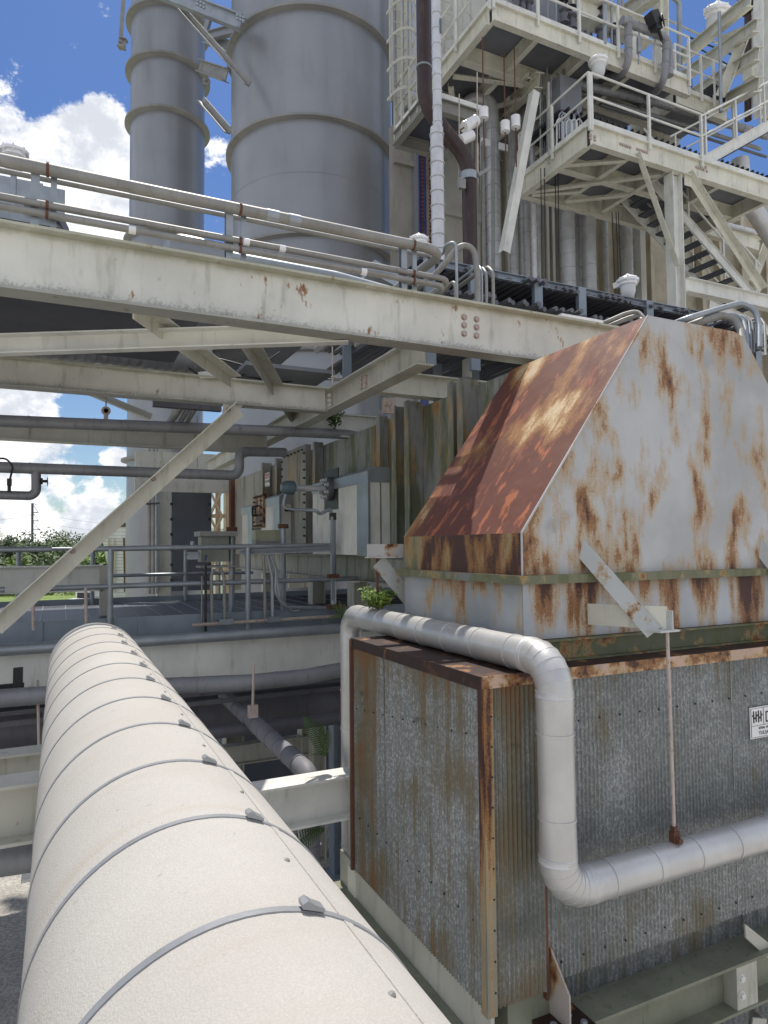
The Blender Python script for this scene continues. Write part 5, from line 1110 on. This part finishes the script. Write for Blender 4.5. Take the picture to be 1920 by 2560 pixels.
# lower platform B
BYY = 11.0; zB = Q(1475, 306, Y=BYY).z; xB0 = Q(1475, 318, Y=BYY).x; xB1 = 16.5
pB = platform('lower steel platform with a long cream front beam, right', xB0, BYY, xB1, 13.4, zB, .46, inner=(xB0+1.25, xB0+2.5, xB0+4.2, xB0+6), mat=cream, dmat=under)
P1('cross_beam', pB, MB().I((xB0+.1, BYY+1.2, zB-.07), (xB1, BYY+1.2, zB-.07), .34, .2, .02, .012), cream)
for q0, q1 in (((xB0+.1, BYY+.9, zB-.52), (xB0+1.2, BYY+.2, zB-.52)), ((xB0+.1, BYY+2.2, zB-.52), (xB0+2.4, BYY+.3, zB-.52)), ((xB0+.2, BYY+2.3, zB-.52), (xB0+1.2, BYY+1.7, zB-.52)), ((xB0+1.2, BYY+2.2, zB-.52), (xB0+2.4, BYY+1.3, zB-.52))):
    P1('underside_brace', pB, MB().Ls(q0, q1, .12, .012), cream)
each(pB, rodm, [(Q(px, py, Y=BYY-.01), (0, -1, 0), .03, .02) for px, py in [(1476, 338), (1476, 346), (1487, 342), (1487, 350)]+[(1551+i*6, 360+i*2) for i in range(5)]+[(1593+i*6, 373+i*2) for i in range(5)]+[(1741+i*6, 418+i*2) for i in range(4)]+[(1764, 418), (1767, 428)]])
rB = E1('guard_rail', 'white guard rail along the front of the lower platform', 'railing', (xB0+1, BYY-.06, zB))
xr1 = Q(1752, 300, Y=BYY-.06).x
rails(rB, (xB0, BYY-.06, zB), (xr1, BYY-.06, zB), 2)
rB2 = E1('guard_rail', 'white guard rail on the left side of the lower platform', 'railing', (xB0-.06, BYY+1, zB))
rails(rB2, (xB0-.06, BYY-.06, zB), (xB0-.06, 13.4, zB), 2)
S1('grating_stack', 'dark ribbed grating stair treads between the two platforms', 'stairs', MB().bb((xB0+.2, 12.2, zB+1.05), (xB1, 13.6, zB+1.09)), underd)
rb = MB()
for i in range(40): rb.bb((xB0+.3+i*.2, 12.0, zB+.98), (xB0+.34+i*.2, 13.5, zB+1.045))
o = S1('grating_bars', 'row of dark bars seen under the deck above the lower platform', 'grating', rb, blackm)
# column C1 and lower beam and braces
C1x = Q(1697, 560, Y=BYY+.1).x
S1('steel_column', 'tall cream H-column standing in front of the stairs', 'column', MB().I((C1x, BYY+.1, zB-.53), (C1x, BYY+.1, 1.5), .30, .26, .02, .02, up=(1, 0, 0)), white_p)
zl = Q(1720, 697, Y=BYY+.1).z
S1('steel_beam', 'broad white beam right of the tall column, in front of the stairs', 'beam', MB().I((C1x+.16, BYY+.1, zl), (16.5, BYY+.1, zl), .34, .22), white_p)
S1('slanting_brace', 'thin pale brace running down left of the tall column', 'brace', MB().Ls(Q(1588, 385, Y=BYY), Q(1688, 670, Y=BYY), .14, .012, up=(0, -1, 0), roll=rad(90)), cream)
S1('slanting_brace', 'cream brace running down right from the tall column head', 'brace', MB().Ls(Q(1718, 432, Y=BYY), Q(1905, 722, Y=BYY), .16, .012, up=(0, -1, 0), roll=rad(0)), cream)
S1('gusset_plate', 'bolted gusset at the head of the tall column', 'gusset', MB().bb(Q(1712, 462, Y=BYY-.01), Q(1726, 412, Y=BYY+.005)), cream)
S1('steel_beam', 'cream beam behind the stairs, upper right', 'beam', MB().I(Q(1740, 545, Y=14.5), Q(1905, 600, Y=14.5), .46, .2), cream)
S1('steel_beam', 'cream beam end coming in from the right edge', 'beam', MB().I(Q(1900, 603, Y=14.0), Q(1990, 570, Y=12.6), .46, .2), cream)
S1('slanting_brace', 'cream brace at the right edge behind the stairs', 'brace', MB().Ls(Q(1925, 620, Y=13.5), Q(1890, 715, Y=13.5), .3, .02), cream)
# stairs
def stairs(label, a_, b_, Yn, w, n_, up_rail=True, mat=white_p):
    p0, p1 = Q(*a_, Y=Yn), Q(*b_, Y=Yn); e = E1('steel_stairs', label, 'stairs', p0)
    for dy in (0, w): P1('stringer', e, MB().Cs(p0+Vector((0, dy, 0)), p1+Vector((0, dy, 0)), .26, .05, .01), mat)
    for i in range(n_):
        q = p0.lerp(p1, (i+.5)/n_); P1('tread', e, MB().bb((q.x-.02, Yn+.02, q.z-.17), (q.x+.24, Yn+w-.01, q.z-.13)), dkgray)
    if up_rail:
        for dy in (0, w):
            for h_ in (1.0, .5):
                P1('handrail', e, MB().tube([p0+Vector((0, dy, h_)), p1+Vector((0, dy, h_))], .025, 8), mat, True)
            for k_ in (.05, .35, .65, .95): q = p0.lerp(p1, k_)+Vector((0, dy, 0)); P1('post', e, MB().bar(q, q+Vector((0, 0, 1.0)), .05, .05), mat)
    return e
stairs('steel stair flight going down right behind the tall column', (1612, 420), (1905, 755), 12.0, .95, 14)
stairs('lower steel stair flight partly hidden behind the broad white beam', (1775, 748), (1990, 850), 12.2, .9, 7, False)
stairs('upper steel stairs climbing to the right edge from the lower platform', (1752, 392), (1990, 262), 11.2, .9, 10)
# ducts and pipes far right
S1('elbow_duct', 'shiny banded duct elbow at the right edge behind the stairs', 'pipe', MB().tube([Q(1850, 400, Y=13.2), Q(1855, 480, Y=13.2), Q(1960, 640, Y=13.0)], .25, 26, bend=.5, band=.35), alu, smooth=True)
S1('jacketed_pipe', 'level grey pipe behind the stairs above the cream beam', 'pipe', MB().tube([Q(1725, 540, Y=14), Q(1890, 582, Y=14)], .085, 14, band=.4), alu, smooth=True)
# things on upper platform A
def pipeR(label, pts, Y, r_, mat=alud, bend=.25, band=.3): return S1('process_pipe', label, 'pipe', MB().tube([Q(*q[:2], Y=(q[2] if len(q) > 2 else Y)) for q in pts], r_, 16, bend=bend, band=band, bh=.01), mat, smooth=True)
pipeR('grey pipe rising at the platform edge, left leg of the loop', [(1480, 200, 13.2), (1571, 185), (1571, 45)], 11.6, .09)
pipeR('grey pipe loop running across the top and down, upper right', [(1555, 50), (1668, 95), (1673, 150), (1673, 190)], 11.6, .10)
pipeR('grey bent pipe dropping through the deck, upper right', [(1665, 110), (1661, 210), (1600, 262, 13)], 11.5, .085)
pipeR('dark level pipe under the upper platform beam', [(1440, 210), (1640, 255), (1920, 340)], 12.6, .11)
pipeR('slim grey vertical pipe against the sky', [(1665, -20, 13.6), (1698, 5, 13.6), (1700, 250, 13.6)], 13.6, .075, galv, .15, 0)
pipeR('thin dark pipe with a right-angle top against the sky', [(1888, 200, 14), (1724, 108, 14), (1730, 235, 14)], 14, .022, blackm, .03, 0)
pipeR('thin dark pipe slanting across the sky', [(1672, 72, 14), (1850, 145, 14)], 14, .025, blackm, .03, 0)
pipeR('thin brown handrail pipe slanting across the sky', [(1670, 50, 14), (1880, 148, 14)], 14, .03, cream_d, .03, 0)
pipeR('grey light pole in front of the upper right platform', [(1798, 30), (1801, 150), (1802, 280)], 11.6, .045, galv, .03, 0)
pipeR('grey standpipe at the top left of the upper platform', [(1512, -20), (1512, 110)], 11.8, .05, galv, .03, 0)
for i, (x0_, x1_, y0_, y1_) in enumerate(((1455, 1467, 30, 100), (1474, 1482, 40, 110), (1552, 1560, -20, 110))):
    pipeR(['thick', 'medium', 'slim'][i]+' grey upright pipe behind the upper platform rail', [((x0_+x1_)/2, y0_-60, 13), ((x0_+x1_)/2, y1_, 13)], 13, (x1_-x0_)/2/1707*15, alud, .1, .5)
S1('pneumatic_damper', 'small grey cylinder hanging below the pipe loop', 'cylinder', MB().tube([Q(1597, 95, Y=11.6), Q(1597, 132, Y=11.6)], .055, 14).tube([Q(1598, 80, Y=11.6), Q(1596, 160, Y=11.6)], .018, 8), galv, smooth=True)
ac = S1('valve_actuator', 'black tilted valve actuator box with a handwheel, upper right', 'actuator', MB().box(Q(1633, 48, Y=11.4), (.26, .24, .30), (.85, 0, .45)).box(Q(1640, 68, Y=11.4), (.2, .2, .16), (.85, 0, .3)).tube([Q(1645, 70, Y=11.4), Q(1655, 100, Y=11.5)], .04, 8), blackm)
P1('handwheel', ac, MB().lathe(Q(1658, 50, Y=11.3), [(.125, -.01), (.145, -.01), (.145, .01), (.125, .01), (.125, -.01)], 20, (.5, -.8, .1)).bar(Q(1651, 52, Y=11.3), Q(1665, 48, Y=11.3), .015, .015).bar(Q(1658, 42, Y=11.3), Q(1658, 60, Y=11.3), .015, .015), blackm)
S1('control_box', 'black box on the far deck below the sunlit light', 'box', MB().box(Q(1783, 240, Y=12.5), (.55, .4, .30)), blackm)
random.seed(11)
vl = ['first', 'second', 'third', 'fourth', 'fifth', 'sixth', 'seventh', 'eighth']
for i, (px, py) in enumerate(((1290, 8), (1306, 16), (1322, 22), (1410, 40), (1430, 55), (1505, 58), (1535, 100), (1500, 90))):
    c = Q(px, py, Y=12.6)
    o = S1('valve', vl[i]+' dark valve body from the left among the upper platform piping', 'valve', MB().lathe(c, [(.05, -.2), (.12, -.19), (.12, -.15), (.07, -.12), (.09, 0), (.06, .1), (.12, .14), (.12, .18), (.03, .19), (.03, .4)], 12), darkp, 'valves on the upper platform', True)
    P1('handwheel', o, MB().lathe(c+Vector((0, 0, .38)), [(.09, -.01), (.12, 0), (.09, .01)], 12), blackm)
S1('equipment_bank', 'shaded bank of grey panels behind the upper platform valves', 'panel', MB().bb(Q(1270, 75, Y=14.5), Q(1390, -120, Y=15.5)).bb(Q(1395, 90, Y=14.5), Q(1440, -120, Y=15.0)), under)
# small conduits and boxes between the platforms
random.seed(21)
for i in range(16):
    px = 1352+i*5.2+random.uniform(-1.5, 1.5); y0_ = 165+random.uniform(0, 50); yy_ = 12.2+random.uniform(0, 1.2)
    S1('thin_conduit', 'thin upright conduit between the upper and the lower platform', 'conduit', MB().tube([Q(px, y0_, Y=yy_), Q(px+random.uniform(-1, 1), 400+random.uniform(0, 20), Y=yy_)], random.choice((.014, .018, .026)), 7), random.choice((galv, galvd, cream_d)), 'thin upright conduits between the platforms', True)
S1('control_box', 'grey control box behind the left rail of the lower platform', 'box', MB().bb(Q(1402, 285, Y=12.4), Q(1432, 222, Y=12.7)), under)
for i in range(9):
    px = 1392+i*6; py = 292+random.uniform(-6, 14)
    S1('looped_conduit', 'small looped conduit behind the left rail of the lower platform', 'conduit', MB().tube([Q(px, py+60, Y=12.1), Q(px, py, Y=12.1), Q(px+7, py-9, Y=12.1), Q(px+15, py+2, Y=12.1), Q(px+15, py+50, Y=12.1)], .018, 7, bend=.08), random.choice((galv, white_p)), 'looped conduits on the lower platform', True)
for i, (xa, ya, xb, yb) in enumerate(((1440, 190, 1700, 262), (1445, 205, 1720, 285), (1450, 232, 1900, 372), (1500, 262, 1915, 392))):
    S1('service_pipe', ['topmost', 'second', 'third', 'lowest'][i]+' of the grey pipes running level under the upper platform', 'pipe', MB().tube([Q(xa, ya, Y=12.9), Q(xb, yb, Y=12.9)], (.05, .035, .06, .04)[i], 10, band=.5), (alud, galv, alud, darkp)[i], 'level pipes under the upper platform', True)
for i in range(14):
    px = 1262+i*22+random.uniform(-5, 5); yb = 20+(px-1262)*.42; yy_ = 12.5+random.uniform(0, 1.4)
    S1('thin_conduit', 'thin upright pipe behind the rail of the upper platform', 'conduit', MB().tube([Q(px, -60, Y=yy_), Q(px, yb-8, Y=yy_)], random.choice((.02, .03, .045)), 8), random.choice((galv, alud, galvd, cream_d)), 'thin upright pipes on the upper platform', True)
for i in range(12):
    px = 1180+i*2.6+(i//4)*14; yy_ = 13.2
    S1('thin_conduit', 'very thin instrument tube running down beside the thick elbowed pipe', 'conduit', MB().tube([Q(px, 300+random.uniform(0, 60), Y=yy_), Q(px, 690, Y=yy_)], .010, 5), random.choice((galv, blackm, galvd)), 'instrument tubes beside the elbowed pipe', True)
# upper steel frame against the sky
def fb(label, a_, b_, T0, T1, w=.4, mat=cream, kind='I'):
    p0, p1 = Q(*a_, T=T0), Q(*b_, T=T1); m = MB(); m.I(p0, p1, w, w*.6, .03, .02) if kind == 'I' else m.Ls(p0, p1, w, .02)
    return S1('frame_member', label, 'beam', m, mat)
fb('long cream girder rising to the upper right corner, lower edge', (1640, 185), (1880, -20), 22, 17, .32)
fb('second cream girder below the first, against the sky', (1660, 215), (1895, 45), 22, 17, .30)
fb('third cream girder lower down against the sky', (1690, 250), (1900, 115), 21, 17, .32)
fb('fourth cream girder meeting the brown column', (1770, 262), (1900, 190), 20, 17, .35)
fb('cream diagonal leaning against the brown column', (1812, 245), (1865, 110), 18, 18, .25, cream, 'L')
fb('cream top girder over the upper platform', (1430, -10), (1620, 60), 17, 18, .6)
fb('cream slanting girder at the top edge', (1530, 40), (1640, -40), 20, 19, .45, cream_d)
fb('cream brace against the sky left of the brown column', (1800, 110), (1862, 85), 19, 18, .2, cream, 'L')
S1('steel_column', 'pale column standing above the upper platform behind the actuator', 'column', MB().I(Q(1661, -60, Y=13.5), Q(1663, 250, Y=13.5), .32, .3, .03, .03, up=(1, 0, 0)), cream)
S1('steel_column', 'short cream post below the actuator', 'column', MB().bb(Q(1582, 150, Y=12.4), Q(1590, 75, Y=12.5)), cream)
S1('steel_column', 'bright pale column at the right edge of the sky', 'column', MB().I(Q(1912, -60, Y=12.6), Q(1912, 300, Y=12.6), .3, .3, .03, .03, up=(1, 0, 0)), white_p)
S1('steel_column', 'grey shaded column left of the right edge', 'column', MB().bb(Q(1896, 280, Y=13.6), Q(1908, -60, Y=13.8)), cream_d)
S1('brown_pipe', 'dark brown vertical pipe with a flared grey top, upper right', 'pipe', MB().tube([Q(1870, 40, Y=13), Q(1870, 300, Y=13)], .10, 18).lathe(Q(1866, 15, Y=13), [(.12, -.25), (.22, -.1), (.24, .3)], 18), brownp, smooth=True)
S1('support_bracket', 'cream beam bracket holding the right brown pipe', 'bracket', MB().box(Q(1885, 192, Y=12.8), (.6, .3, .28)).box(Q(1895, 185, Y=12.8), (.5, .1, .4)), cream)
# far right platform run
pR = platform('upper right walkway deck running to the right edge behind the stairs', Q(1690, 250, Y=12.4).x, 12.4, 16.5, 14, Q(1800, 262, Y=12.4).z, .42, mat=cream)
rails(pR, (Q(1690, 250, Y=12.3).x, 12.3, Q(1800, 262, Y=12.4).z+.02), (16.4, 12.3, Q(1800, 262, Y=12.4).z+.02), 4)

# ============================================================ BACKGROUND
ct = E1('cooling_tower', 'white slatted cooling tower with flared sides behind the narrow stack', 'tower', Q(285, 1480, T=48))
p_ = [Q(x, y, T=48) for x, y in ((250, 1316), (460, 1316), (460, 1600), (296, 1600), (270, 1420))]
P1('wall', ct, MB().prism(p_, (4, 6, 0)), paint('white slats', (.72, .72, .70), g=.1))
sl_ = MB()
for i in range(30): y_ = 1330+i*8; sl_.bar(Q(253+max(0, (y_-1316))*.18, y_, T=47.9), Q(400, y_, T=47.9), .02, .03)
P1('slats', ct, sl_, galv)
for i, px in enumerate((274, 288, 312)):
    P1('rust_ladder', ct, MB().bar(Q(px-2, 1345, T=47.8), Q(px, 1480, T=47.8), .12, .05), rustm if i == 2 else beige)
P1('deck_rail', ct, MB().bar(Q(272, 1294, T=48), Q(400, 1294, T=48), .06, .06).bar(Q(272, 1302, T=48), Q(400, 1302, T=48), .05, .05).bar(Q(266, 1313, T=47.9), Q(400, 1313, T=47.9), .2, .25).bar(Q(285, 1294, T=48), Q(285, 1314, T=48), .08, .08, (0, 1, 0)).bar(Q(312, 1294, T=48), Q(312, 1314, T=48), .1, .1, (0, 1, 0)), barkm)
tt = E1('timber_tower', 'timber framed cooling tower bay behind the grey panel', 'tower', Q(545, 1480, T=40))
m = MB()
for px in (522, 545, 572): m.bar(Q(px, 1215, T=40), Q(px, 1500, T=40), .25, .25, (0, 1, 0))
for py in (1225, 1290, 1360, 1430): m.bar(Q(515, py, T=40), Q(580, py, T=40), .15, .22)
for y_ in (1225, 1290, 1360):
    m.bar(Q(524, y_, T=39.8), Q(555, y_+65, T=39.8), .12, .14); m.bar(Q(555, y_, T=39.8), Q(524, y_+65, T=39.8), .12, .14)
P1('frame', tt, m, woodm)
P1('louvre_wall', tt, MB().bb(Q(560, 1500, T=41.5), Q(600, 1225, T=42.5)), beige)
P1('crown', tt, MB().bb(Q(505, 1222, T=41), Q(600, 1195, T=44)), ltx)
pole = E1('transmission_pole', 'tall dark steel power pole with three bracket arms above the trees', 'pole', Q(80, 1480, T=190))
pm = MB(); P1('shaft', pole, MB().tube([Q(80, 1500, T=190), Q(81, 1258, T=190)], .32, 12), darkp, True)
for y_ in (1281, 1302, 1323):
    P1('arm', pole, MB().bar(Q(82, y_, T=190), Q(96, y_, T=190), .22, .22).bar(Q(96, y_, T=190), Q(82, y_-20, T=190), .10, .10), darkp)
P1('arm', pole, MB().bar(Q(82, 1259, T=190), Q(91, 1261, T=190), .15, .15), darkp)
for i, y_ in enumerate((1284, 1304, 1325)):
    for s in (0, 1):
        e2 = (-400, y_+95) if s == 0 else (400, y_+30)
        m = MB(); a_ = Q(96, y_, T=190); b_ = Q(e2[0], e2[1]-60 if s == 0 else e2[1]-10, T=190 if s == 0 else 260)
        pts = [a_.lerp(b_, k_/8)-Vector((0, 0, 5*(1-(2*k_/8-1)**2)*.35)) for k_ in range(9)]
        S1('power_line', ['top', 'middle', 'bottom'][i]+[' power line leaving the pole to the left', ' power line leaving the pole to the right'][s], 'wire', m.tube(pts, .035, 4), blackm)
# vehicles and small things on the lawn
def truck(px0, px1, ytop, T, label):
    A_, B_ = Q(px0, ytop, T=T), Q(px1, ytop, T=T); w = (B_-A_).length; ux_ = (B_-A_).normalized(); c = (A_+B_)/2; zt3 = A_.z; n_ = Vector((ux_.y, -ux_.x, 0))
    if n_.dot(c) > 0: n_ = -n_
    e = E1('parked_truck', label, 'truck', (c.x, c.y, GZ)); back_ = -n_
    hb = zt3-GZ
    bx_ = lambda m, u, v, z_, du, dv, dz_: m.box(c+ux_*u+back_*v+Vector((0, 0, z_-c.z)), (du, dv, dz_), ux_)
    P1('body', e, bx_(bx_(MB(), 0, 2.4, GZ+.95, w, 4.8, .9), 0, 3.2, GZ+hb*.5+.75, w*.9, 2.2, hb-1.4), ltx)
    P1('tailgate', e, bx_(MB(), 0, -.02, GZ+.95, w*.8, .03, .6), galv)
    P1('rear_window', e, bx_(MB(), 0, 2.07, GZ+hb-.5, w*.7, .04, .45), blackm)
    for s in (-1, 1):
        P1('taillight', e, bx_(MB(), s*w*.46, -.03, GZ+1.1, w*.06, .04, .35), rustm)
        for v_ in (.9, 3.9):
            P1('wheel', e, MB().lathe(c+ux_*(s*w*.42)+back_*v_+Vector((0, 0, GZ+.38-c.z)), [(.2, -.12), (.38, -.12), (.38, .12), (.2, .12)], 18, tuple(ux_)), blackm, True)
    return e
truck(153, 201, 1477, 48, 'white boxy truck seen from behind on the lawn, left one')
truck(219, 250, 1476, 48, 'white truck behind the cream column, middle one')
truck(283, 330, 1477, 46, 'white pickup with clutter in its bed beside the cooling tower')
fn = E1('wooden_fence', 'thin brown post and rail fence on the lawn', 'fence', Q(120, 1480, T=70))
for px in (103, 114, 118, 129): P1('post', fn, MB().bar(Q(px, 1488, T=70), Q(px, 1474, T=70), .12, .12, (0, 1, 0)), barkm)
P1('rail', fn, MB().bar(Q(102, 1476, T=70), Q(130, 1476, T=70), .1, .08), barkm)
# trees
def crown(m, c, rx_, rz_, n_, s0, rnd):
    vs, fs = [], []
    nl = max(5, n_//70)
    lobes = [(Vector((rnd.gauss(0, .48)*rx_, rnd.gauss(0, .48)*rx_, rnd.uniform(-.75, .85)*rz_)), rnd.uniform(.28, .52)) for _ in range(nl)]
    for i in range(n_):
        lo, ls = lobes[i % nl]; d = Vector((rnd.gauss(0, 1), rnd.gauss(0, 1), rnd.gauss(0, 1))).normalized()*rnd.uniform(.55, 1.05)
        q = Vector(c)+lo+Vector((d.x*rx_*ls, d.y*rx_*ls, d.z*rz_*ls)); s = s0*rnd.uniform(.6, 1.5)
        t = Vector((rnd.gauss(0, 1), rnd.gauss(0, 1), rnd.gauss(0, .7))).normalized(); u = t.orthogonal().normalized()
        k_ = len(m.v); m.v += [q-t*s, q+u*s*.5, q+t*s, q-u*s*.6]; m.f.append([k_, k_+1, k_+2, k_+3])
def tree(x, y, h, w, mat, lab, rnd, grp):
    e = E1('tree', lab, 'tree', (x, y, GZ), grp); tr = MB().tube([(x, y, GZ), (x+.1*w*rnd.uniform(-1, 1), y, GZ+h*.55), (x+.1*rnd.uniform(-1, 1)*w, y, GZ+h*.8)], .03*h, 8)
    for k_ in range(3):
        an = rnd.uniform(0, 6.28); tr.tube([(x, y, GZ+h*(.35+.12*k_)), (x+math.cos(an)*w*.3, y+math.sin(an)*w*.3, GZ+h*(.6+.12*k_))], .012*h, 6)
    P1('trunk', e, tr, barkm, True)
    m = MB(); crown(m, (x, y, GZ+h*.56), w*.5, h*.44, 1000, .27, rnd); P1('crown', e, m, mat); return e
rnd = random.Random(5)
kinds = [(leafA, 'dark pine-like tree in the far tree line'), (leafB, 'mid-green round tree in the far tree line'), (leafC, 'bright low scrub tree in front of the tree line'), (leafR, 'brownish dry scrub tree in front of the tree line')]
pxs = []
for row, (T0, n_, h0, w0_) in enumerate(((128, 17, 6.9, 6.5), (108, 15, 5.6, 6), (92, 16, 3.6, 5.5), (80, 14, 2.2, 5))):
    for i in range(n_):
        px = -160+i*(680/(n_-1))+rnd.uniform(-14, 14); g_ = Q(px, 1400, T=T0+rnd.uniform(-5, 5))
        h = h0*rnd.uniform(.92, 1.28); kd = [0, rnd.choice((0, 1)), rnd.choice((1, 1, 2)), rnd.choice((2, 2, 2, 3))][row]
        if row == 0 and abs(px-165) < 18: h = 8.6; 
        tree(g_.x, g_.y, h, w0_*rnd.uniform(.8, 1.2), kinds[kd][0], kinds[kd][1], rnd, ['dark pines of the far tree line', 'round trees of the far tree line', 'bright scrub before the tree line', 'dry scrub before the tree line'][kd])
m = MB()
for i in range(20000):
    px = rnd.uniform(-700, 1000); T_ = rnd.uniform(134, 200); q = Q(px, 1400, T=T_); q.z = GZ+rnd.uniform(0, 1)**.8*6.2; s = .5*rnd.uniform(.6, 1.5)
    t = Vector((rnd.gauss(0, 1), rnd.gauss(0, 1), rnd.gauss(0, .7))).normalized(); u = t.orthogonal().normalized(); k_ = len(m.v)
    m.v += [q-t*s, q+u*s*.6, q+t*s, q-u*s*.7]; m.f.append([k_, k_+1, k_+2, k_+3])
ST('distant_wood', m, leafA, 'stuff')
m = MB()
for i in range(5000):
    px = rnd.uniform(-300, 600); T_ = rnd.uniform(74, 84); q = Q(px, 1400, T=T_); q.z = GZ+rnd.uniform(0, 1)*1.1; s = .25*rnd.uniform(.6, 1.5)
    t = Vector((rnd.gauss(0, 1), rnd.gauss(0, 1), rnd.gauss(0, .7))).normalized(); u = t.orthogonal().normalized(); k_ = len(m.v)
    m.v += [q-t*s, q+u*s*.6, q+t*s, q-u*s*.7]; m.f.append([k_, k_+1, k_+2, k_+3])
ST('undergrowth', m, leafC, 'stuff')
# plants growing on the steel
def shrub(c, w, h, n_, s, label, mat, name='wild_plant', st=9):
    c = Vector(c); e = E1(name, label, 'plant', c); stm = MB(); lf = MB()
    for k_ in range(st):
        an = rnd.uniform(0, 6.28); tip = c+Vector((math.cos(an)*w*rnd.uniform(.2, 1), math.sin(an)*w*rnd.uniform(.2, 1), h*rnd.uniform(.55, 1)))
        mid = c.lerp(tip, .5)+Vector((0, 0, h*.12)); stm.tube([c, mid, tip], .0022 if h < .3 else .004, 5)
        for j in range(n_//st):
            t = rnd.uniform(.25, 1.05); q = c.lerp(tip, t)+Vector((rnd.gauss(0, .10)*w, rnd.gauss(0, .10)*w, rnd.gauss(0, .06)*h))
            d = Vector((rnd.gauss(0, 1), rnd.gauss(0, 1), rnd.gauss(.3, .6))).normalized(); u = d.orthogonal().normalized(); ss = s*rnd.uniform(.6, 1.3)
            k2 = len(lf.v); lf.v += [q, q+d*ss*.5+u*ss*.28, q+d*ss, q+d*ss*.5-u*ss*.28]; lf.f.append([k2, k2+1, k2+2, k2+3])
    P1('stems', e, stm, leafF); P1('leaves', e, lf, mat); return e
def fern(c, fr_, label, mat=leafF):
    c = Vector(c); e = E1('fern', label, 'plant', c)
    for dx, dz_, ln in fr_:
        lf = MB(); d = Vector((dx, -.1, dz_)).normalized(); side = Vector((0, 1, 0)).cross(d).normalized(); n_ = 22; q0_ = None
        for j in range(n_):
            t = j/n_; q = c+d*ln*t+Vector((dx*.3, 0, -.55*abs(dx)))*ln*t*t
            w = ln*.16*math.sin(math.pi*min(1, t*.9+.12))
            for s in (-1, 1):
                k2 = len(lf.v); lf.v += [q, q+side*s*w+d*w*.25+Vector((0, .01, 0)), q+side*s*w*.9+d*(w*.25+ln*.028), q+d*ln*.022]; lf.f.append([k2, k2+1, k2+2, k2+3])
            if q0_ is not None: lf.bar(q0_, q, .004, .004)
            q0_ = q
        P1('frond', e, lf, mat)
    return e
shrub((PX+.0, 5.42, -.55), .19, .20, 900, .036, 'bright green bushy weed sprouting on top of the white jacketed pipe', leafG, st=26)
fern((PX-.09, 6.0, -.66), ((-.5, .9, .20), (-.2, 1, .18), (-.9, .5, .14), (-.6, .1, .16), (.1, .8, .14), (.7, .1, .2), (.9, .35, .16)), 'fern tufts at the bend where the jacketed pipe turns down', leafF)
fern((2.10, 5.62, -1.80), ((-.35, 1, .50), (-.1, 1, .32), (.1, 1, .26), (-.8, .6, .16)), 'tall fern growing on the white beam beside the corrugated box')
fern((2.12, 5.7, -2.45), ((-1, .1, .42), (-.9, -.25, .38), (-.7, .35, .2)), 'fern drooping below the white beam beside the grey column')
pp = Q(838, 1078, Y=9.0)
shrub(pp+Vector((0, 0, .03)), .16, .32, 260, .06, 'small dark shrub growing on the upper dark jacketed pipe', leafF, st=10)
